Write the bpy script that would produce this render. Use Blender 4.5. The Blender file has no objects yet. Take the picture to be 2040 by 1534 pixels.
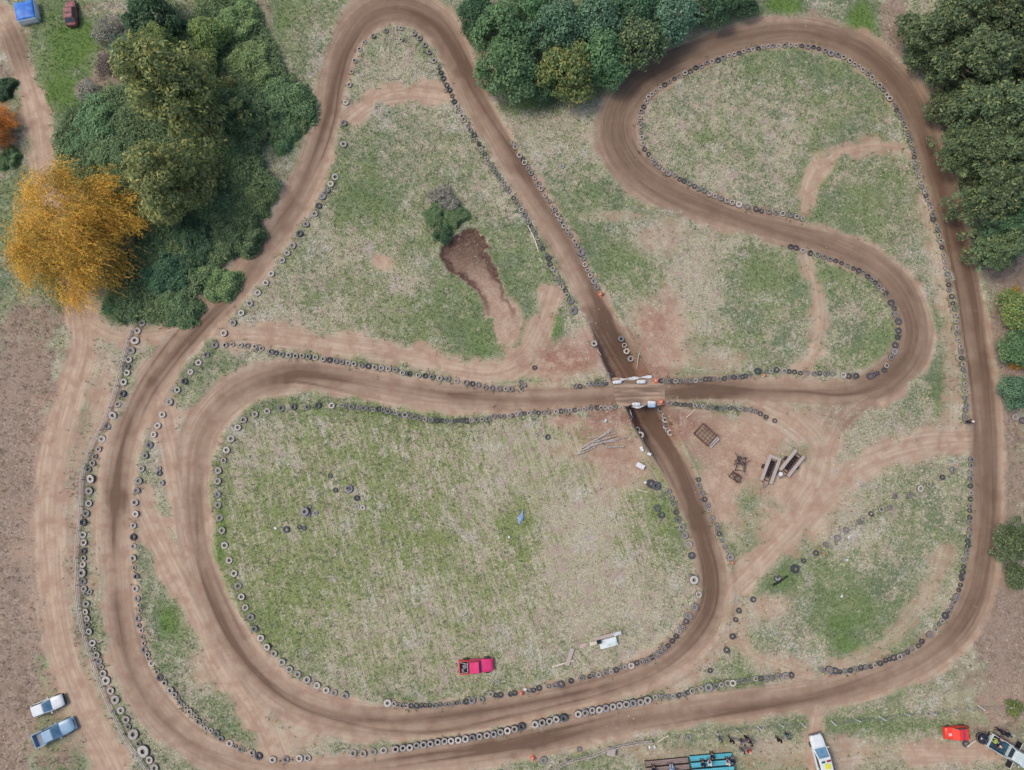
import bpy, bmesh, math, random
import numpy as np
from mathutils import Vector, Matrix
random.seed(7); RNG = np.random.default_rng(11)
R = math.radians
S = bpy.context.scene
COL = S.collection

# ------------------------------------------------------------------ camera
H = 88.0; TILT = R(5.0); F = 1360.0
cam_d = bpy.data.cameras.new('camera'); cam_d.sensor_width = 36; cam_d.lens = 36*F/2040
cam_d.clip_start = 1; cam_d.clip_end = 6000
cam = bpy.data.objects.new('camera', cam_d); COL.objects.link(cam)
cam.location = (0, 0, H); cam.rotation_euler = (TILT, 0, 0); S.camera = cam
CT, ST = math.cos(TILT), math.sin(TILT)
def G(px, py, z=0.0):
    """ground point seen at a place of the survey picture, on the level z"""
    x = (px-1020)/F; y = (py-767)/F
    dz = -y*ST-CT; dy = -y*CT+ST
    k = (z-H)/dz
    return (x*k, dy*k)
def Gs(pts): return [G(p[0], p[1]) for p in pts]
PX = 1/15.4                                   # mean metres per survey pixel

# ------------------------------------------------------------------ world and light
w = bpy.data.worlds.new('World'); S.world = w; w.use_nodes = True
nt = w.node_tree; bg = nt.nodes['Background']
sky = nt.nodes.new('ShaderNodeTexSky'); sky.sky_type = 'NISHITA'; sky.sun_disc = False
SUN_EL, SUN_AZ = R(56), R(-78)                # azimuth clockwise from +Y
sky.sun_elevation = SUN_EL; sky.sun_rotation = SUN_AZ; sky.dust_density = 3.0; sky.air_density = 1.0; sky.ozone_density = 0.4
nt.links.new(sky.outputs['Color'], bg.inputs['Color']); bg.inputs['Strength'].default_value = 0.145
sd = bpy.data.lights.new('sun', 'SUN'); sd.energy = 1.25; sd.angle = R(18); sd.color = (1, .95, .87)
sun = bpy.data.objects.new('sun', sd); COL.objects.link(sun)
dirv = Vector((math.sin(SUN_AZ)*math.cos(SUN_EL), math.cos(SUN_AZ)*math.cos(SUN_EL), math.sin(SUN_EL)))
sun.rotation_euler = dirv.to_track_quat('Z', 'Y').to_euler()
S.view_settings.view_transform = 'Standard'; S.view_settings.look = 'None'
S.view_settings.exposure = 0.6; S.view_settings.gamma = 1
S.render.engine = 'CYCLES'

# ------------------------------------------------------------------ tags
def tag(o, label=None, cat=None, group=None, kind=None):
    if label: o['label'] = label
    if cat: o['category'] = cat
    if group: o['group'] = group
    if kind: o['kind'] = kind
    return o
def empty(name, loc, rz=0.0):
    o = bpy.data.objects.new(name, None); COL.objects.link(o)
    o.location = loc; o.rotation_euler = (0, 0, rz); o.empty_display_size = .2
    return o
def link(name, me, parent=None, loc=(0, 0, 0), rot=(0, 0, 0), sc=None, mat=None):
    o = bpy.data.objects.new(name, me); COL.objects.link(o)
    if parent: o.parent = parent
    o.location = loc; o.rotation_euler = rot
    if sc is not None: o.scale = (sc, sc, sc) if not hasattr(sc, '__len__') else sc
    if mat:
        if not me.materials: me.materials.append(mat)
        o.material_slots[0].link = 'OBJECT'; o.material_slots[0].material = mat
    return o

# ------------------------------------------------------------------ materials
ALB = 0.66
def C(r, g, b, k=None):
    """surface colour from a picture colour, scaled to a real albedo"""
    k = ALB if k is None else k
    f = lambda c: ((c/255+.055)/1.055)**2.4 if c > 10 else c/255/12.92
    return (f(r)*k, f(g)*k, f(b)*k, 1)
def newmat(name):
    m = bpy.data.materials.new(name); m.use_nodes = True
    n = m.node_tree.nodes; b = n['Principled BSDF']
    return m, m.node_tree, b
def N(t, typ, **kw):
    n = t.nodes.new(typ)
    for k, v in kw.items(): setattr(n, k, v)
    return n
def noise(t, vec, scale, detail=3.0, rough=.55, dist=0.0):
    n = N(t, 'ShaderNodeTexNoise'); n.inputs['Scale'].default_value = scale
    n.inputs['Detail'].default_value = detail; n.inputs['Roughness'].default_value = rough
    n.inputs['Distortion'].default_value = dist
    if vec is not None: t.links.new(vec, n.inputs['Vector'])
    return n.outputs['Fac']
def math_(t, op, a, b=None, c=None, clamp=False):
    n = N(t, 'ShaderNodeMath', operation=op); n.use_clamp = clamp
    for i, v in enumerate((a, b, c)):
        if v is None: continue
        if isinstance(v, (int, float)): n.inputs[i].default_value = v
        else: t.links.new(v, n.inputs[i])
    return n.outputs[0]
def sstep(t, v, lo, hi):
    n = N(t, 'ShaderNodeMapRange', interpolation_type='SMOOTHSTEP')
    n.inputs['From Min'].default_value = lo; n.inputs['From Max'].default_value = hi
    t.links.new(v, n.inputs['Value']); return n.outputs['Result']
def mix(t, f, a, b, blend='MIX'):
    n = N(t, 'ShaderNodeMix', data_type='RGBA', blend_type=blend); n.clamp_factor = True
    for i, v in ((0, f), (6, a), (7, b)):
        if isinstance(v, (int, float)): n.inputs[i].default_value = v
        elif isinstance(v, tuple): n.inputs[i].default_value = v
        else: t.links.new(v, n.inputs[i])
    return n.outputs[2]
def mat(name, col, col2=None, scale=3.0, rough=.8, metal=0.0, spec=.3, bump=0.0, detail=4.0, stretch=None, contrast=(.35, .65)):
    """plain weathered material: two colours mixed by object-space noise"""
    m, t, b = newmat(name)
    tc = N(t, 'ShaderNodeTexCoord'); vec = tc.outputs['Object']
    if stretch:
        mp = N(t, 'ShaderNodeMapping'); mp.inputs['Scale'].default_value = stretch
        t.links.new(vec, mp.inputs['Vector']); vec = mp.outputs['Vector']
    f = noise(t, vec, scale, detail, .6)
    c2 = col2 if col2 else tuple(x*.78 for x in col[:3])+(1,)
    t.links.new(mix(t, sstep(t, f, *contrast), col, c2), b.inputs['Base Color'])
    b.inputs['Roughness'].default_value = rough; b.inputs['Metallic'].default_value = metal
    b.inputs['Specular IOR Level'].default_value = spec
    if bump:
        bp = N(t, 'ShaderNodeBump'); bp.inputs['Strength'].default_value = bump; bp.inputs['Distance'].default_value = .02
        t.links.new(f, bp.inputs['Height']); t.links.new(bp.outputs['Normal'], b.inputs['Normal'])
    return m
def leafmat(name, ca, cb, cc=None, trans=.25):
    """foliage: every leaf has its own place between two tones, every plant its own shift"""
    m, t, b = newmat(name)
    at = N(t, 'ShaderNodeAttribute', attribute_name='tint')
    oi = N(t, 'ShaderNodeObjectInfo')
    sep = N(t, 'ShaderNodeSeparateColor'); t.links.new(at.outputs['Color'], sep.inputs['Color'])
    c = mix(t, sep.outputs['Red'], ca, cb)
    if cc: c = mix(t, sstep(t, sep.outputs['Green'], .72, .95), c, cc)
    hs = N(t, 'ShaderNodeHueSaturation')
    t.links.new(c, hs.inputs['Color'])
    t.links.new(math_(t, 'MULTIPLY_ADD', oi.outputs['Random'], .03, .487), hs.inputs['Hue'])
    t.links.new(math_(t, 'MULTIPLY_ADD', oi.outputs['Random'], .3, .85), hs.inputs['Value'])
    t.links.new(hs.outputs['Color'], b.inputs['Base Color'])
    b.inputs['Roughness'].default_value = .65; b.inputs['Specular IOR Level'].default_value = .25
    tr = N(t, 'ShaderNodeBsdfTranslucent'); t.links.new(hs.outputs['Color'], tr.inputs['Color'])
    mx = N(t, 'ShaderNodeMixShader'); mx.inputs[0].default_value = trans
    out = t.nodes['Material Output']
    t.links.new(b.outputs[0], mx.inputs[1]); t.links.new(tr.outputs[0], mx.inputs[2]); t.links.new(mx.outputs[0], out.inputs['Surface'])
    return m
M = {}
M['wood'] = mat('weathered_wood', C(204, 190, 180), C(166, 150, 140), 6, stretch=(1, 6, 6))
M['paleplank'] = mat('pale_plank', C(236, 224, 204), C(206, 190, 168), 5, stretch=(1, 6, 6))
M['rustmetal'] = mat('rusty_metal', C(104, 74, 66), C(76, 54, 50), 12, rough=.75, metal=.2)
M['greymetal'] = mat('grey_metal', C(150, 148, 150), C(120, 116, 118), 8, rough=.5, metal=.4)
M['bark'] = mat('bark', C(120, 108, 98), C(84, 74, 66), 7, stretch=(1, 1, .3), bump=.4)
M['white'] = mat('white_plastic', C(236, 236, 236), C(208, 208, 206), 3, rough=.5)
M['offwhite'] = mat('offwhite_sheet', C(226, 228, 226), C(188, 190, 192), 3, rough=.6)
M['orange'] = mat('orange_plastic', C(226, 128, 88), C(206, 106, 76), 5, rough=.5)
M['black'] = mat('black_plastic', C(40, 40, 44), C(28, 28, 30), 5, rough=.4)
M['gloss'] = mat('glossy_black', C(34, 36, 50), C(26, 28, 40), 5, rough=.15, spec=.6)
M['rubber'] = mat('rubber', C(70, 68, 70), C(52, 50, 52), 6, rough=.85)
M['glass'] = mat('dark_glass', C(64, 78, 92), C(48, 60, 74), 1.2, rough=.12, spec=.7)
M['skyglass'] = mat('painted_sky_glass', C(112, 152, 178), C(84, 122, 150), 1.0, rough=.15, spec=.7)  # windscreens: reflected sky painted into the base colour as blue
M['skin'] = mat('skin', C(206, 160, 136), C(196, 148, 124), 6, rough=.6)
M['turq'] = mat('turquoise_paint', C(112, 204, 214), C(84, 176, 198), 2.2, rough=.6, stretch=(.4, 4, 4))
M['oldplank'] = mat('old_plank', C(164, 146, 138), C(134, 112, 104), 3, stretch=(.5, 6, 6))

# ------------------------------------------------------------------ mesh builder
class MB:
    def __init__(s): s.v = []; s.f = []; s.mi = []
    def add(s, vs, fs, mi=0):
        o = len(s.v); s.v += [tuple(p) for p in vs]; s.f += [tuple(i+o for i in f) for f in fs]; s.mi += [mi]*len(fs); return s
    def box(s, c, d, rz=0.0, mi=0, rx=0.0, ry=0.0):
        hx, hy, hz = d[0]/2, d[1]/2, d[2]/2
        m = Matrix.Translation(c) @ Matrix.Rotation(rz, 4, 'Z') @ Matrix.Rotation(ry, 4, 'Y') @ Matrix.Rotation(rx, 4, 'X')
        vs = [m @ Vector((x*hx, y*hy, z*hz)) for x in (-1, 1) for y in (-1, 1) for z in (-1, 1)]
        return s.add(vs, [(0, 1, 3, 2), (4, 6, 7, 5), (0, 4, 5, 1), (2, 3, 7, 6), (0, 2, 6, 4), (1, 5, 7, 3)], mi)
    def tube(s, pts, rad, n=8, mi=0):
        pts = [Vector(p) for p in pts]
        if not hasattr(rad, '__len__'): rad = [rad]*len(pts)
        vs = []; k = len(pts)
        for i, p in enumerate(pts):
            d = (pts[min(i+1, k-1)]-pts[max(i-1, 0)]).normalized()
            a = d.cross(Vector((0, 0, 1)) if abs(d.z) < .9 else Vector((1, 0, 0))).normalized(); b = d.cross(a)
            for j in range(n):
                t = 2*math.pi*j/n; vs.append(p+(a*math.cos(t)+b*math.sin(t))*rad[i])
        fs = [(i*n+j, i*n+(j+1) % n, (i+1)*n+(j+1) % n, (i+1)*n+j) for i in range(k-1) for j in range(n)]
        fs += [tuple(range(n))[::-1], tuple((k-1)*n+j for j in range(n))]
        return s.add(vs, fs, mi)
    def lathe(s, prof, n=24, c=(0, 0, 0), mi=0, closed=False, axis='z'):
        vs = []; k = len(prof)
        for r, z in prof:
            for j in range(n):
                t = 2*math.pi*j/n
                p = (r*math.cos(t), r*math.sin(t), z)
                if axis == 'y': p = (p[0], p[2], p[1])
                if axis == 'x': p = (p[2], p[0], p[1])
                vs.append((p[0]+c[0], p[1]+c[1], p[2]+c[2]))
        m = k if closed else k-1
        fs = [(i*n+j, i*n+(j+1) % n, ((i+1) % k)*n+(j+1) % n, ((i+1) % k)*n+j) for i in range(m) for j in range(n)]
        if not closed:
            if prof[0][0] > 1e-4: fs.append(tuple(range(n))[::-1])
            if prof[-1][0] > 1e-4: fs.append(tuple((k-1)*n+j for j in range(n)))
        return s.add(vs, fs, mi)
    def loft(s, rings, mi=0):
        n = len(rings[0]); vs = [p for r in rings for p in r]; k = len(rings)
        fs = [(i*n+j, i*n+(j+1) % n, (i+1)*n+(j+1) % n, (i+1)*n+j) for i in range(k-1) for j in range(n)]
        fs += [tuple(range(n))[::-1], tuple((k-1)*n+j for j in range(n))]
        return s.add(vs, fs, mi)
    def mesh(s, name, mats, smooth=False, bevel=0.0):
        me = bpy.data.meshes.new(name); me.from_pydata(s.v, [], s.f); me.update()
        mats = mats if isinstance(mats, (list, tuple)) else [mats]
        for m in mats: me.materials.append(m)
        me.polygons.foreach_set('material_index', s.mi)
        bm = bmesh.new(); bm.from_mesh(me)
        bmesh.ops.recalc_face_normals(bm, faces=bm.faces)
        if bevel: bmesh.ops.bevel(bm, geom=bm.edges[:], offset=bevel, segments=2, affect='EDGES', profile=.6)
        bm.to_mesh(me); bm.free()
        if smooth:
            me.polygons.foreach_set('use_smooth', [True]*len(me.polygons))
            try: me.set_sharp_from_angle(angle=R(40))
            except Exception: pass
        return me
    def obj(s, name, mats, parent=None, smooth=False, bevel=0.0, loc=(0, 0, 0), rot=(0, 0, 0)):
        return link(name, s.mesh(name, mats, smooth, bevel), parent, loc, rot)
def np_mesh(name, verts, faces, mats, attrs=None, smooth=False):
    """faces: (n,k) array; attrs: {name: (nverts,4)}"""
    me = bpy.data.meshes.new(name); n, k = faces.shape
    me.vertices.add(len(verts)); me.vertices.foreach_set('co', np.ascontiguousarray(verts, dtype=np.float32).ravel())
    me.loops.add(n*k); me.loops.foreach_set('vertex_index', np.ascontiguousarray(faces, dtype=np.int32).ravel())
    me.polygons.add(n); me.polygons.foreach_set('loop_start', np.arange(0, n*k, k, dtype=np.int32))
    me.update(calc_edges=True)
    if smooth: me.polygons.foreach_set('use_smooth', np.ones(n, dtype=bool))
    for nm, a in (attrs or {}).items():
        at = me.attributes.new(nm, 'FLOAT_COLOR', 'POINT'); at.data.foreach_set('color', np.ascontiguousarray(a, dtype=np.float32).ravel())
    for m in (mats if isinstance(mats, (list, tuple)) else [mats]): me.materials.append(m)
    return me
# ------------------------------------------------------------------ the circuit, as surveyed: (px, py, half width, racing line, brownness)
CIRC = [(238,1150,44,.6,.1),(243,1220,46,.7,.1),(262,1310,50,.5,.15),(305,1395,50,.3,.2),(372,1468,48,.4,.25),(450,1512,46,.4,.2),(560,1540,40,.3,.15),(720,1532,40,.3,.1),(850,1514,40,.5,.1),(985,1494,38,.8,.2),(1120,1467,37,.9,.3),(1245,1438,37,.7,.3),(1380,1417,38,.5,.3),(1500,1402,40,.7,.3),(1630,1382,42,.7,.3),(1740,1354,42,.5,.4),(1830,1318,46,.4,.5),(1895,1268,48,.5,.6),(1938,1200,46,.5,.7),(1960,1110,42,.5,.72),(1968,1000,42,.5,.72),(1966,880,44,.5,.7),(1958,770,42,.6,.72),(1944,680,40,.6,.7),(1926,570,40,.7,.74),(1902,470,40,.8,.74),(1878,375,36,.8,.9),(1853,300,36,.8,.9),(1825,225,36,.7,1),(1785,160,38,.6,1),(1725,105,40,.5,1),(1650,74,38,.6,.9),(1575,64,36,.6,.8),(1495,74,36,.6,.8),(1415,96,36,.6,.8),(1330,132,40,.6,.9),(1268,174,44,.5,1),(1232,230,48,.3,1),(1232,285,50,.3,1),(1272,345,48,.5,.9),(1345,392,38,.6,.8),(1450,428,42,.6,.72),(1555,458,42,.6,.72),(1655,488,42,.6,.72),(1740,526,44,.5,.73),(1795,580,40,.4,.9),(1822,650,42,.4,.9),(1808,715,44,.4,.9),(1755,764,40,.5,.8),(1680,784,40,.5,.5),(1600,780,34,.5,.3),(1500,777,33,.8,.4),(1400,776,32,.95,.6),(1330,778,32,.9,.6),(1275,783,34,.6,.4),(1200,788,33,.8,.3),(1110,794,34,.6,.3),(1000,797,38,.8,.2),(890,792,40,.6,.2),(770,771,42,.4,.2),(670,753,44,.5,.3),(580,746,46,.7,.4),(500,765,48,.4,.4),(435,810,52,.3,.3),(395,875,54,.3,.3),(385,960,46,.6,.2),(388,1050,46,.7,.2),(402,1130,46,.7,.2),(430,1205,48,.7,.2),(475,1290,50,.7,.2),(535,1360,52,.5,.2),(610,1410,52,.4,.15),(710,1436,50,.4,.15),(820,1440,46,.5,.15),(950,1424,42,.7,.2),(1080,1398,42,.7,.2),(1200,1370,42,.6,.2),(1300,1335,44,.5,.25),(1370,1285,46,.5,.3),(1415,1220,46,.7,.4),(1423,1150,40,.8,.5),(1403,1070,38,.9,.5),(1373,985,36,1.1,.6),(1338,910,36,1.3,.7),(1302,845,36,1.5,.72),(1272,783,36,1.5,.73),(1240,710,36,1.3,.72),(1200,635,36,1.2,.5),(1152,545,37,1,.3),(1102,455,37,.8,.3),(1048,370,37,.7,.3),(995,280,38,.7,.4),(945,190,42,.7,.5),(908,105,46,.7,.7),(868,45,44,.6,.8),(805,14,46,.5,.8),(735,28,48,.6,.8),(688,88,44,.6,.7),(666,160,42,.7,.5),(655,230,38,.7,.4),(632,310,44,.6,.2),(592,395,46,.6,.2),(535,480,48,.7,.2),(470,565,48,.8,.2),(402,640,48,.7,.2),(342,710,46,.7,.15),(290,785,44,.7,.1),(254,870,42,.7,.1),(238,960,42,.9,.15),(234,1055,42,.7,.1)]
k_ = [i for i, c in enumerate(CIRC) if c[:2] == (1272, 783)][0]; CIRC = CIRC[k_:]+CIRC[:k_]      # begin where the bridge stands
SIDE = [  # side tracks: (strength, half width px, points)
 (.95, 29, [(150,560),(158,620),(165,690),(140,790),(112,900),(98,1000),(98,1100),(108,1200),(128,1300),(165,1400),(205,1480),(240,1560)]),
 (.95, 24, [(0,30),(28,90),(55,170),(78,250),(88,320),(110,420),(140,530)]),
 (.75, 18, [(175,640),(230,668),(300,672),(380,650)]),
 (.9, 26, [(275,985),(310,1060),(352,1140),(400,1230),(450,1330),(495,1400),(525,1450),(545,1500)]),
 (.9, 22, [(318,800),(340,900),(360,1010),(372,1080)]),
 (.9, 13, [(692,235),(725,208),(770,188),(830,182),(893,190)]),
 (.85, 22, [(455,668),(520,668),(600,678),(700,690),(800,703),(900,728),(985,738),(1040,715),(1075,660),(1098,590)]),
 (.75, 11, [(1822,312),(1775,292),(1720,292),(1660,312),(1615,350),(1600,400),(1598,430)]),
 (.7, 11, [(1608,510),(1625,570),(1632,640),(1622,690),(1600,735)]),
 (.55, 18, [(1838,350),(1862,480),(1885,600),(1900,720),(1900,850)]),
 (.8, 26, [(1950,878),(1860,882),(1780,900),(1700,935),(1630,990),(1570,1060),(1510,1120),(1440,1190)]),
 (.7, 24, [(1500,800),(1570,830),(1625,880),(1640,940),(1600,1010)]),
 (.7, 22, [(1730,790),(1680,830),(1650,880),(1630,950)]),
 (.55, 13, [(1880,1100),(1850,1180),(1800,1250),(1730,1300),(1650,1335)]),
 (.75, 20, [(1632,1390),(1622,1440),(1618,1500),(1625,1560)]),
 (.45, 18, [(1180,1470),(1300,1500),(1420,1500),(1560,1520),(1760,1500),(1900,1500)]),
 (.6, 30, [(1450,1190),(1440,1260),(1390,1320),(1320,1360)]),
 (.6, 12, [(1460,1230),(1500,1300),(1560,1330),(1640,1350)]),
]
BARE = [  # bare patches (px, py, rx, ry, strength)
 (1130,720,75,50,.9),(1060,720,50,40,.7),(1185,690,45,70,.85),(1300,640,55,90,.8),(1330,590,40,50,.6),(1290,720,60,40,.9),(1420,720,90,35,.5),(1200,840,80,35,.8),(1130,835,60,18,.8),(1235,880,50,60,.75),(1200,960,60,70,.45),
 (1350,850,60,50,1),(1420,880,90,75,1),(1500,900,110,90,1),(1570,960,100,80,.95),(1430,970,60,80,.85),(1600,860,80,60,.75),(1660,960,60,60,.6),(1550,1050,100,80,.85),(1470,1060,50,60,.5),(1250,700,130,60,.8),(1340,660,80,90,.9),(1230,900,70,80,.8),(1150,900,60,40,.5),(1240,430,80,14,.5),(1330,470,60,60,.5),(762,522,30,22,1),(1010,650,35,50,.9),
 (330,940,40,50,.5),(420,1320,40,60,.6),(560,1470,80,40,.7),(600,1440,90,30,.5),(1880,880,60,30,.7),(1450,1230,40,50,.6),(1530,1200,50,40,.6),(60,1470,90,60,.3),(1640,1400,50,30,.6),(1750,420,40,60,.2),(480,840,60,30,.3),(700,1170,200,160,.12),(1150,1000,120,120,.25),(1480,1150,30,40,.5),
 (1700,1400,60,20,.3),(1960,1400,80,60,.4),(1900,1500,150,36,.85),(1700,1500,120,40,.6),(1560,1500,70,30,.5),(205,1000,26,240,.75),(200,800,40,110,.7),(215,1330,30,120,.6),(110,1000,70,300,.6),(150,1380,80,120,.6),(230,1480,60,60,.3),(830,30,90,20,.4),(1800,1250,60,40,.3)]
GREEN = [  # greener grass (px, py, rx, ry, amount)
 (128,110,110,170,1.0),(190,200,50,60,.8),(1055,210,70,22,.9),(1715,35,35,55,.8),(402,532,24,13,1.4),(60,645,36,24,.7),(1108,640,16,28,.9),(1225,520,60,45,.5),(1190,480,60,30,.3),(1740,690,60,60,.5),(1790,620,20,60,.5),(330,1240,30,45,.7),(320,1320,50,60,.4),
 (1040,1050,40,90,.5),(620,1200,110,120,.22),(740,1000,130,100,.1),(820,250,100,60,.25),(900,330,110,80,.2),(730,420,80,70,.3),(870,640,120,60,.35),(955,690,40,16,.4),(590,520,40,40,.2),(1550,180,180,90,.2),(1420,250,110,70,.25),(1700,420,80,60,.35),(1600,560,90,50,.25),(1490,540,60,60,.4),(1500,640,60,60,.3),(1880,760,25,60,.6),(1930,430,16,40,.7),
 (1700,1220,110,90,.45),(1750,1160,80,70,.3),(1700,1290,60,25,.7),(1800,1240,40,25,.5),(1560,1160,40,30,.4),(1700,1440,150,16,.4),(880,30,30,25,.6),(565,30,30,60,.5),(600,110,30,50,.3),(250,630,60,18,.8),(410,1000,12,120,.7),(440,1060,12,120,.6),(1480,1370,100,20,.4),(1340,1400,80,14,.4),(1290,950,26,26,.5),(1315,1005,16,30,.5),(560,810,100,24,.35),(740,820,60,20,.4),(1000,830,140,10,.3),(1290,1390,50,20,.3),(310,660,40,14,.4),(1570,10,50,20,.8),(1960,230,30,60,.2)]
PALE = [  # dry straw coloured grass
 (690,490,50,60,.5),(640,430,40,60,.5),(800,560,50,30,.5),(600,150,60,120,.35),(800,110,50,60,.35),(1330,290,60,60,.3),(1100,300,70,90,.4),(1150,240,60,50,.4),(1420,350,50,30,.5),(1640,190,120,60,.25),(1780,250,40,60,.4),(1700,360,50,40,.3),(1400,560,70,100,.5),(1450,500,50,60,.3),(1560,320,40,100,.3),(900,950,220,120,.25),(1150,1080,120,140,.5),(1220,1180,150,120,.5),(560,900,80,60,.3),(540,680,80,60,.4),(620,640,80,40,.4),(1010,350,40,80,.3),(1620,1290,40,30,.4),(1870,1390,50,40,.5),(540,320,60,60,.5),(1500,1480,120,40,.4),(820,880,220,30,.3),(480,1040,40,160,.2),(700,1250,60,60,.1)]
LITTER = [  # brown leaf litter, dead stalks
 (45,850,80,260,1),(30,1150,90,250,1),(120,900,60,260,.6),(130,1250,60,200,.5),(30,1400,60,160,.9),(100,1510,120,60,.5),(60,650,90,60,.7),(10,1530,80,60,.8),(2010,480,60,160,.9),(2020,680,60,140,.9),(2010,860,40,120,.7),(2010,1000,50,90,.7),(2000,1280,80,160,1),(1990,1480,70,70,.5),(1975,1390,50,60,.6),(1790,50,30,80,.8),(1900,230,50,100,.6),(220,130,50,60,.6),(180,170,40,30,.6),(180,20,40,40,.5),(520,30,25,40,.6),(530,350,40,30,.4),(1620,25,40,16,.6),(1860,120,40,60,.4),(60,280,60,90,.3),(0,200,30,120,.5)]
RED = [(1130,715,90,45,.8),(1190,690,50,70,.7),(1300,640,40,90,.6),(1220,830,120,30,.9),(1180,860,60,50,.7),(1350,850,50,45,.7),(1440,880,80,60,.25),(1290,740,70,20,.7),(1230,900,40,60,.5),(1500,940,70,60,.15),(1150,750,60,15,.6)]
DUG = [(900,476),(925,458),(956,460),(974,484),(968,502),(984,520),(996,545),(1004,568),(1016,590),(1026,618),(1034,652),(1020,684),(992,680),(978,648),(964,616),(947,588),(934,566),(916,552),(902,546),(887,534),(876,514),(874,492),(884,480)]

# ------------------------------------------------------------------ grid of the ground sheet
DX = 0.2
core_x = np.arange(-80, 80.01, DX); core_y = np.arange(-66, 76.01, DX)
far = np.array([2, 5, 10, 20, 40, 90, 200, 450, 1000, 2500], dtype=float)
gx = np.concatenate([core_x[0]-far[::-1], core_x, core_x[-1]+far]); gy = np.concatenate([core_y[0]-far[::-1], core_y, core_y[-1]+far])
nx, ny = len(gx), len(gy); XX, YY = np.meshgrid(gx, gy)
def vnoise(x, y, seed, scale):
    r = np.random.default_rng(seed); g = r.random((128, 128))
    x = np.clip(x, -2e3, 2e3)*scale+500; y = np.clip(y, -2e3, 2e3)*scale+500
    xi = np.floor(x).astype(int); yi = np.floor(y).astype(int); fx = x-xi; fy = y-yi
    fx = fx*fx*(3-2*fx); fy = fy*fy*(3-2*fy); a = xi % 128; b = yi % 128; a1 = (a+1) % 128; b1 = (b+1) % 128
    return (g[b, a]*(1-fx)+g[b, a1]*fx)*(1-fy)+(g[b1, a]*(1-fx)+g[b1, a1]*fx)*fy
def fbm(x, y, seed, scale, o=3):
    return sum(vnoise(x, y, seed+i, scale*2**i)*.5**i for i in range(o))/sum(.5**i for i in range(o))
def smooth(a, lo, hi):
    t = np.clip((a-lo)/(hi-lo), 0, 1); return t*t*(3-2*t)
def catmull(pts, closed, step=0.8):
    P = np.array(pts, float); n = len(P); out = []
    for i in range(n if closed else n-1):
        g = lambda j: P[j % n] if closed else P[min(max(j, 0), n-1)]
        p0, p1, p2, p3 = g(i-1), g(i), g(i+1), g(i+2)
        m = max(2, int(np.hypot(*(p2-p1)[:2])/step))
        for t in np.arange(m)/m:
            out.append(.5*((2*p1)+(-p0+p2)*t+(2*p0-5*p1+4*p2-p3)*t*t+(-p0+3*p1-3*p2+p3)*t**3))
    if not closed: out.append(P[-1])
    return np.array(out)
def field(pts, reach, closed=False):
    """distance to a line, signed offset, length along, and its interpolated extras"""
    L = catmull(pts, closed); n = len(L); ex = L.shape[1]-2
    D = np.full(XX.shape, 1e3); V = np.zeros(XX.shape); U = np.zeros(XX.shape); E = [np.zeros(XX.shape) for _ in range(ex)]
    s = 0.0
    for i in range(n if closed else n-1):
        a = L[i]; b = L[(i+1) % n]; d = b[:2]-a[:2]; l = np.hypot(*d)
        if l < 1e-6: continue
        x0 = np.searchsorted(gx, min(a[0], b[0])-reach); x1 = np.searchsorted(gx, max(a[0], b[0])+reach)
        y0 = np.searchsorted(gy, min(a[1], b[1])-reach); y1 = np.searchsorted(gy, max(a[1], b[1])+reach)
        if x1 <= x0 or y1 <= y0: s += l; continue
        sl = (slice(y0, y1), slice(x0, x1)); px = XX[sl]-a[0]; py = YY[sl]-a[1]
        t = np.clip((px*d[0]+py*d[1])/l/l, 0, 1); ds = np.hypot(px-t*d[0], py-t*d[1])
        m = ds < D[sl]
        D[sl][m] = ds[m]; V[sl][m] = ((d[0]*py-d[1]*px)/l)[m]; U[sl][m] = (s+t*l)[m]
        for k in range(ex): E[k][sl][m] = (a[2+k]+(b[2+k]-a[2+k])*t)[m]
        s += l
    return D, V, U, E
def ell(lst, edge=.55, wob=.45, seed=40, end=1.3):
    out = np.zeros(XX.shape)
    nz = fbm(XX, YY, seed, .22, 4)
    for px, py, rx, ry, a in lst:
        cx, cy = G(px, py); k = 1/15.2
        d = np.hypot((XX-cx)/(rx*k), (YY-cy)/(ry*k))+(nz-.5)*2*wob
        out = np.maximum(out, a*(1-smooth(d, edge, end)))
    return out

cw = [(*G(x, y), hw*(.7 if br < .75 else .88)*PX, dk, br) for x, y, hw, dk, br in CIRC]
D, V, U, (HW, DK, BR) = field(cw, 7.5, True)
wob = (fbm(XX, YY, 3, .5, 4)-.5)
dirt = 1-smooth(D+wob*1.6, HW-.9, HW+1.35)
FU, FV = U.copy(), V.copy(); dbest = D-HW
dark = np.zeros(XX.shape); off = (vnoise(U, U*0, 5, .045)-.5)*1.5
w1 = .38+.45*vnoise(U, U*0+9, 6, .08)
lines = np.exp(-((V-off)/w1)**2)*.8+np.exp(-((V-off*.7)/1.5)**2)*.38+np.exp(-((V-off-1.3)/.45)**2)*.35*vnoise(U, U*0, 8, .1)+np.exp(-((V-off+1.25)/.4)**2)*.35*vnoise(U, U*0, 9, .1)
for k_ in range(7):
    o_ = (k_-3)*.55+(vnoise(U, U*0+k_*7, 100+k_, .06)-.5)*1.6; lines = lines+np.exp(-((V-o_)/.16)**2)*.75*smooth(vnoise(U, U*0+k_*3, 140+k_, .05), .5, .8)
lines = lines+.35*smooth(fbm(XX, YY, 150, .3, 3), .55, .75)
dark = np.clip(lines*DK*(.55+.9*vnoise(U, V, 7, .12)), 0, 1.3)*(1-smooth(D, HW-.5, HW+.3))
brown = np.maximum(BR*(1-smooth(D, HW*.35, HW+1.2)*.9), ell([(45,95,40,60,.9),(1400,880,80,60,.35),(1700,830,80,50,.6),(150,600,30,40,.5)], .3, .4, 33))
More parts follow.
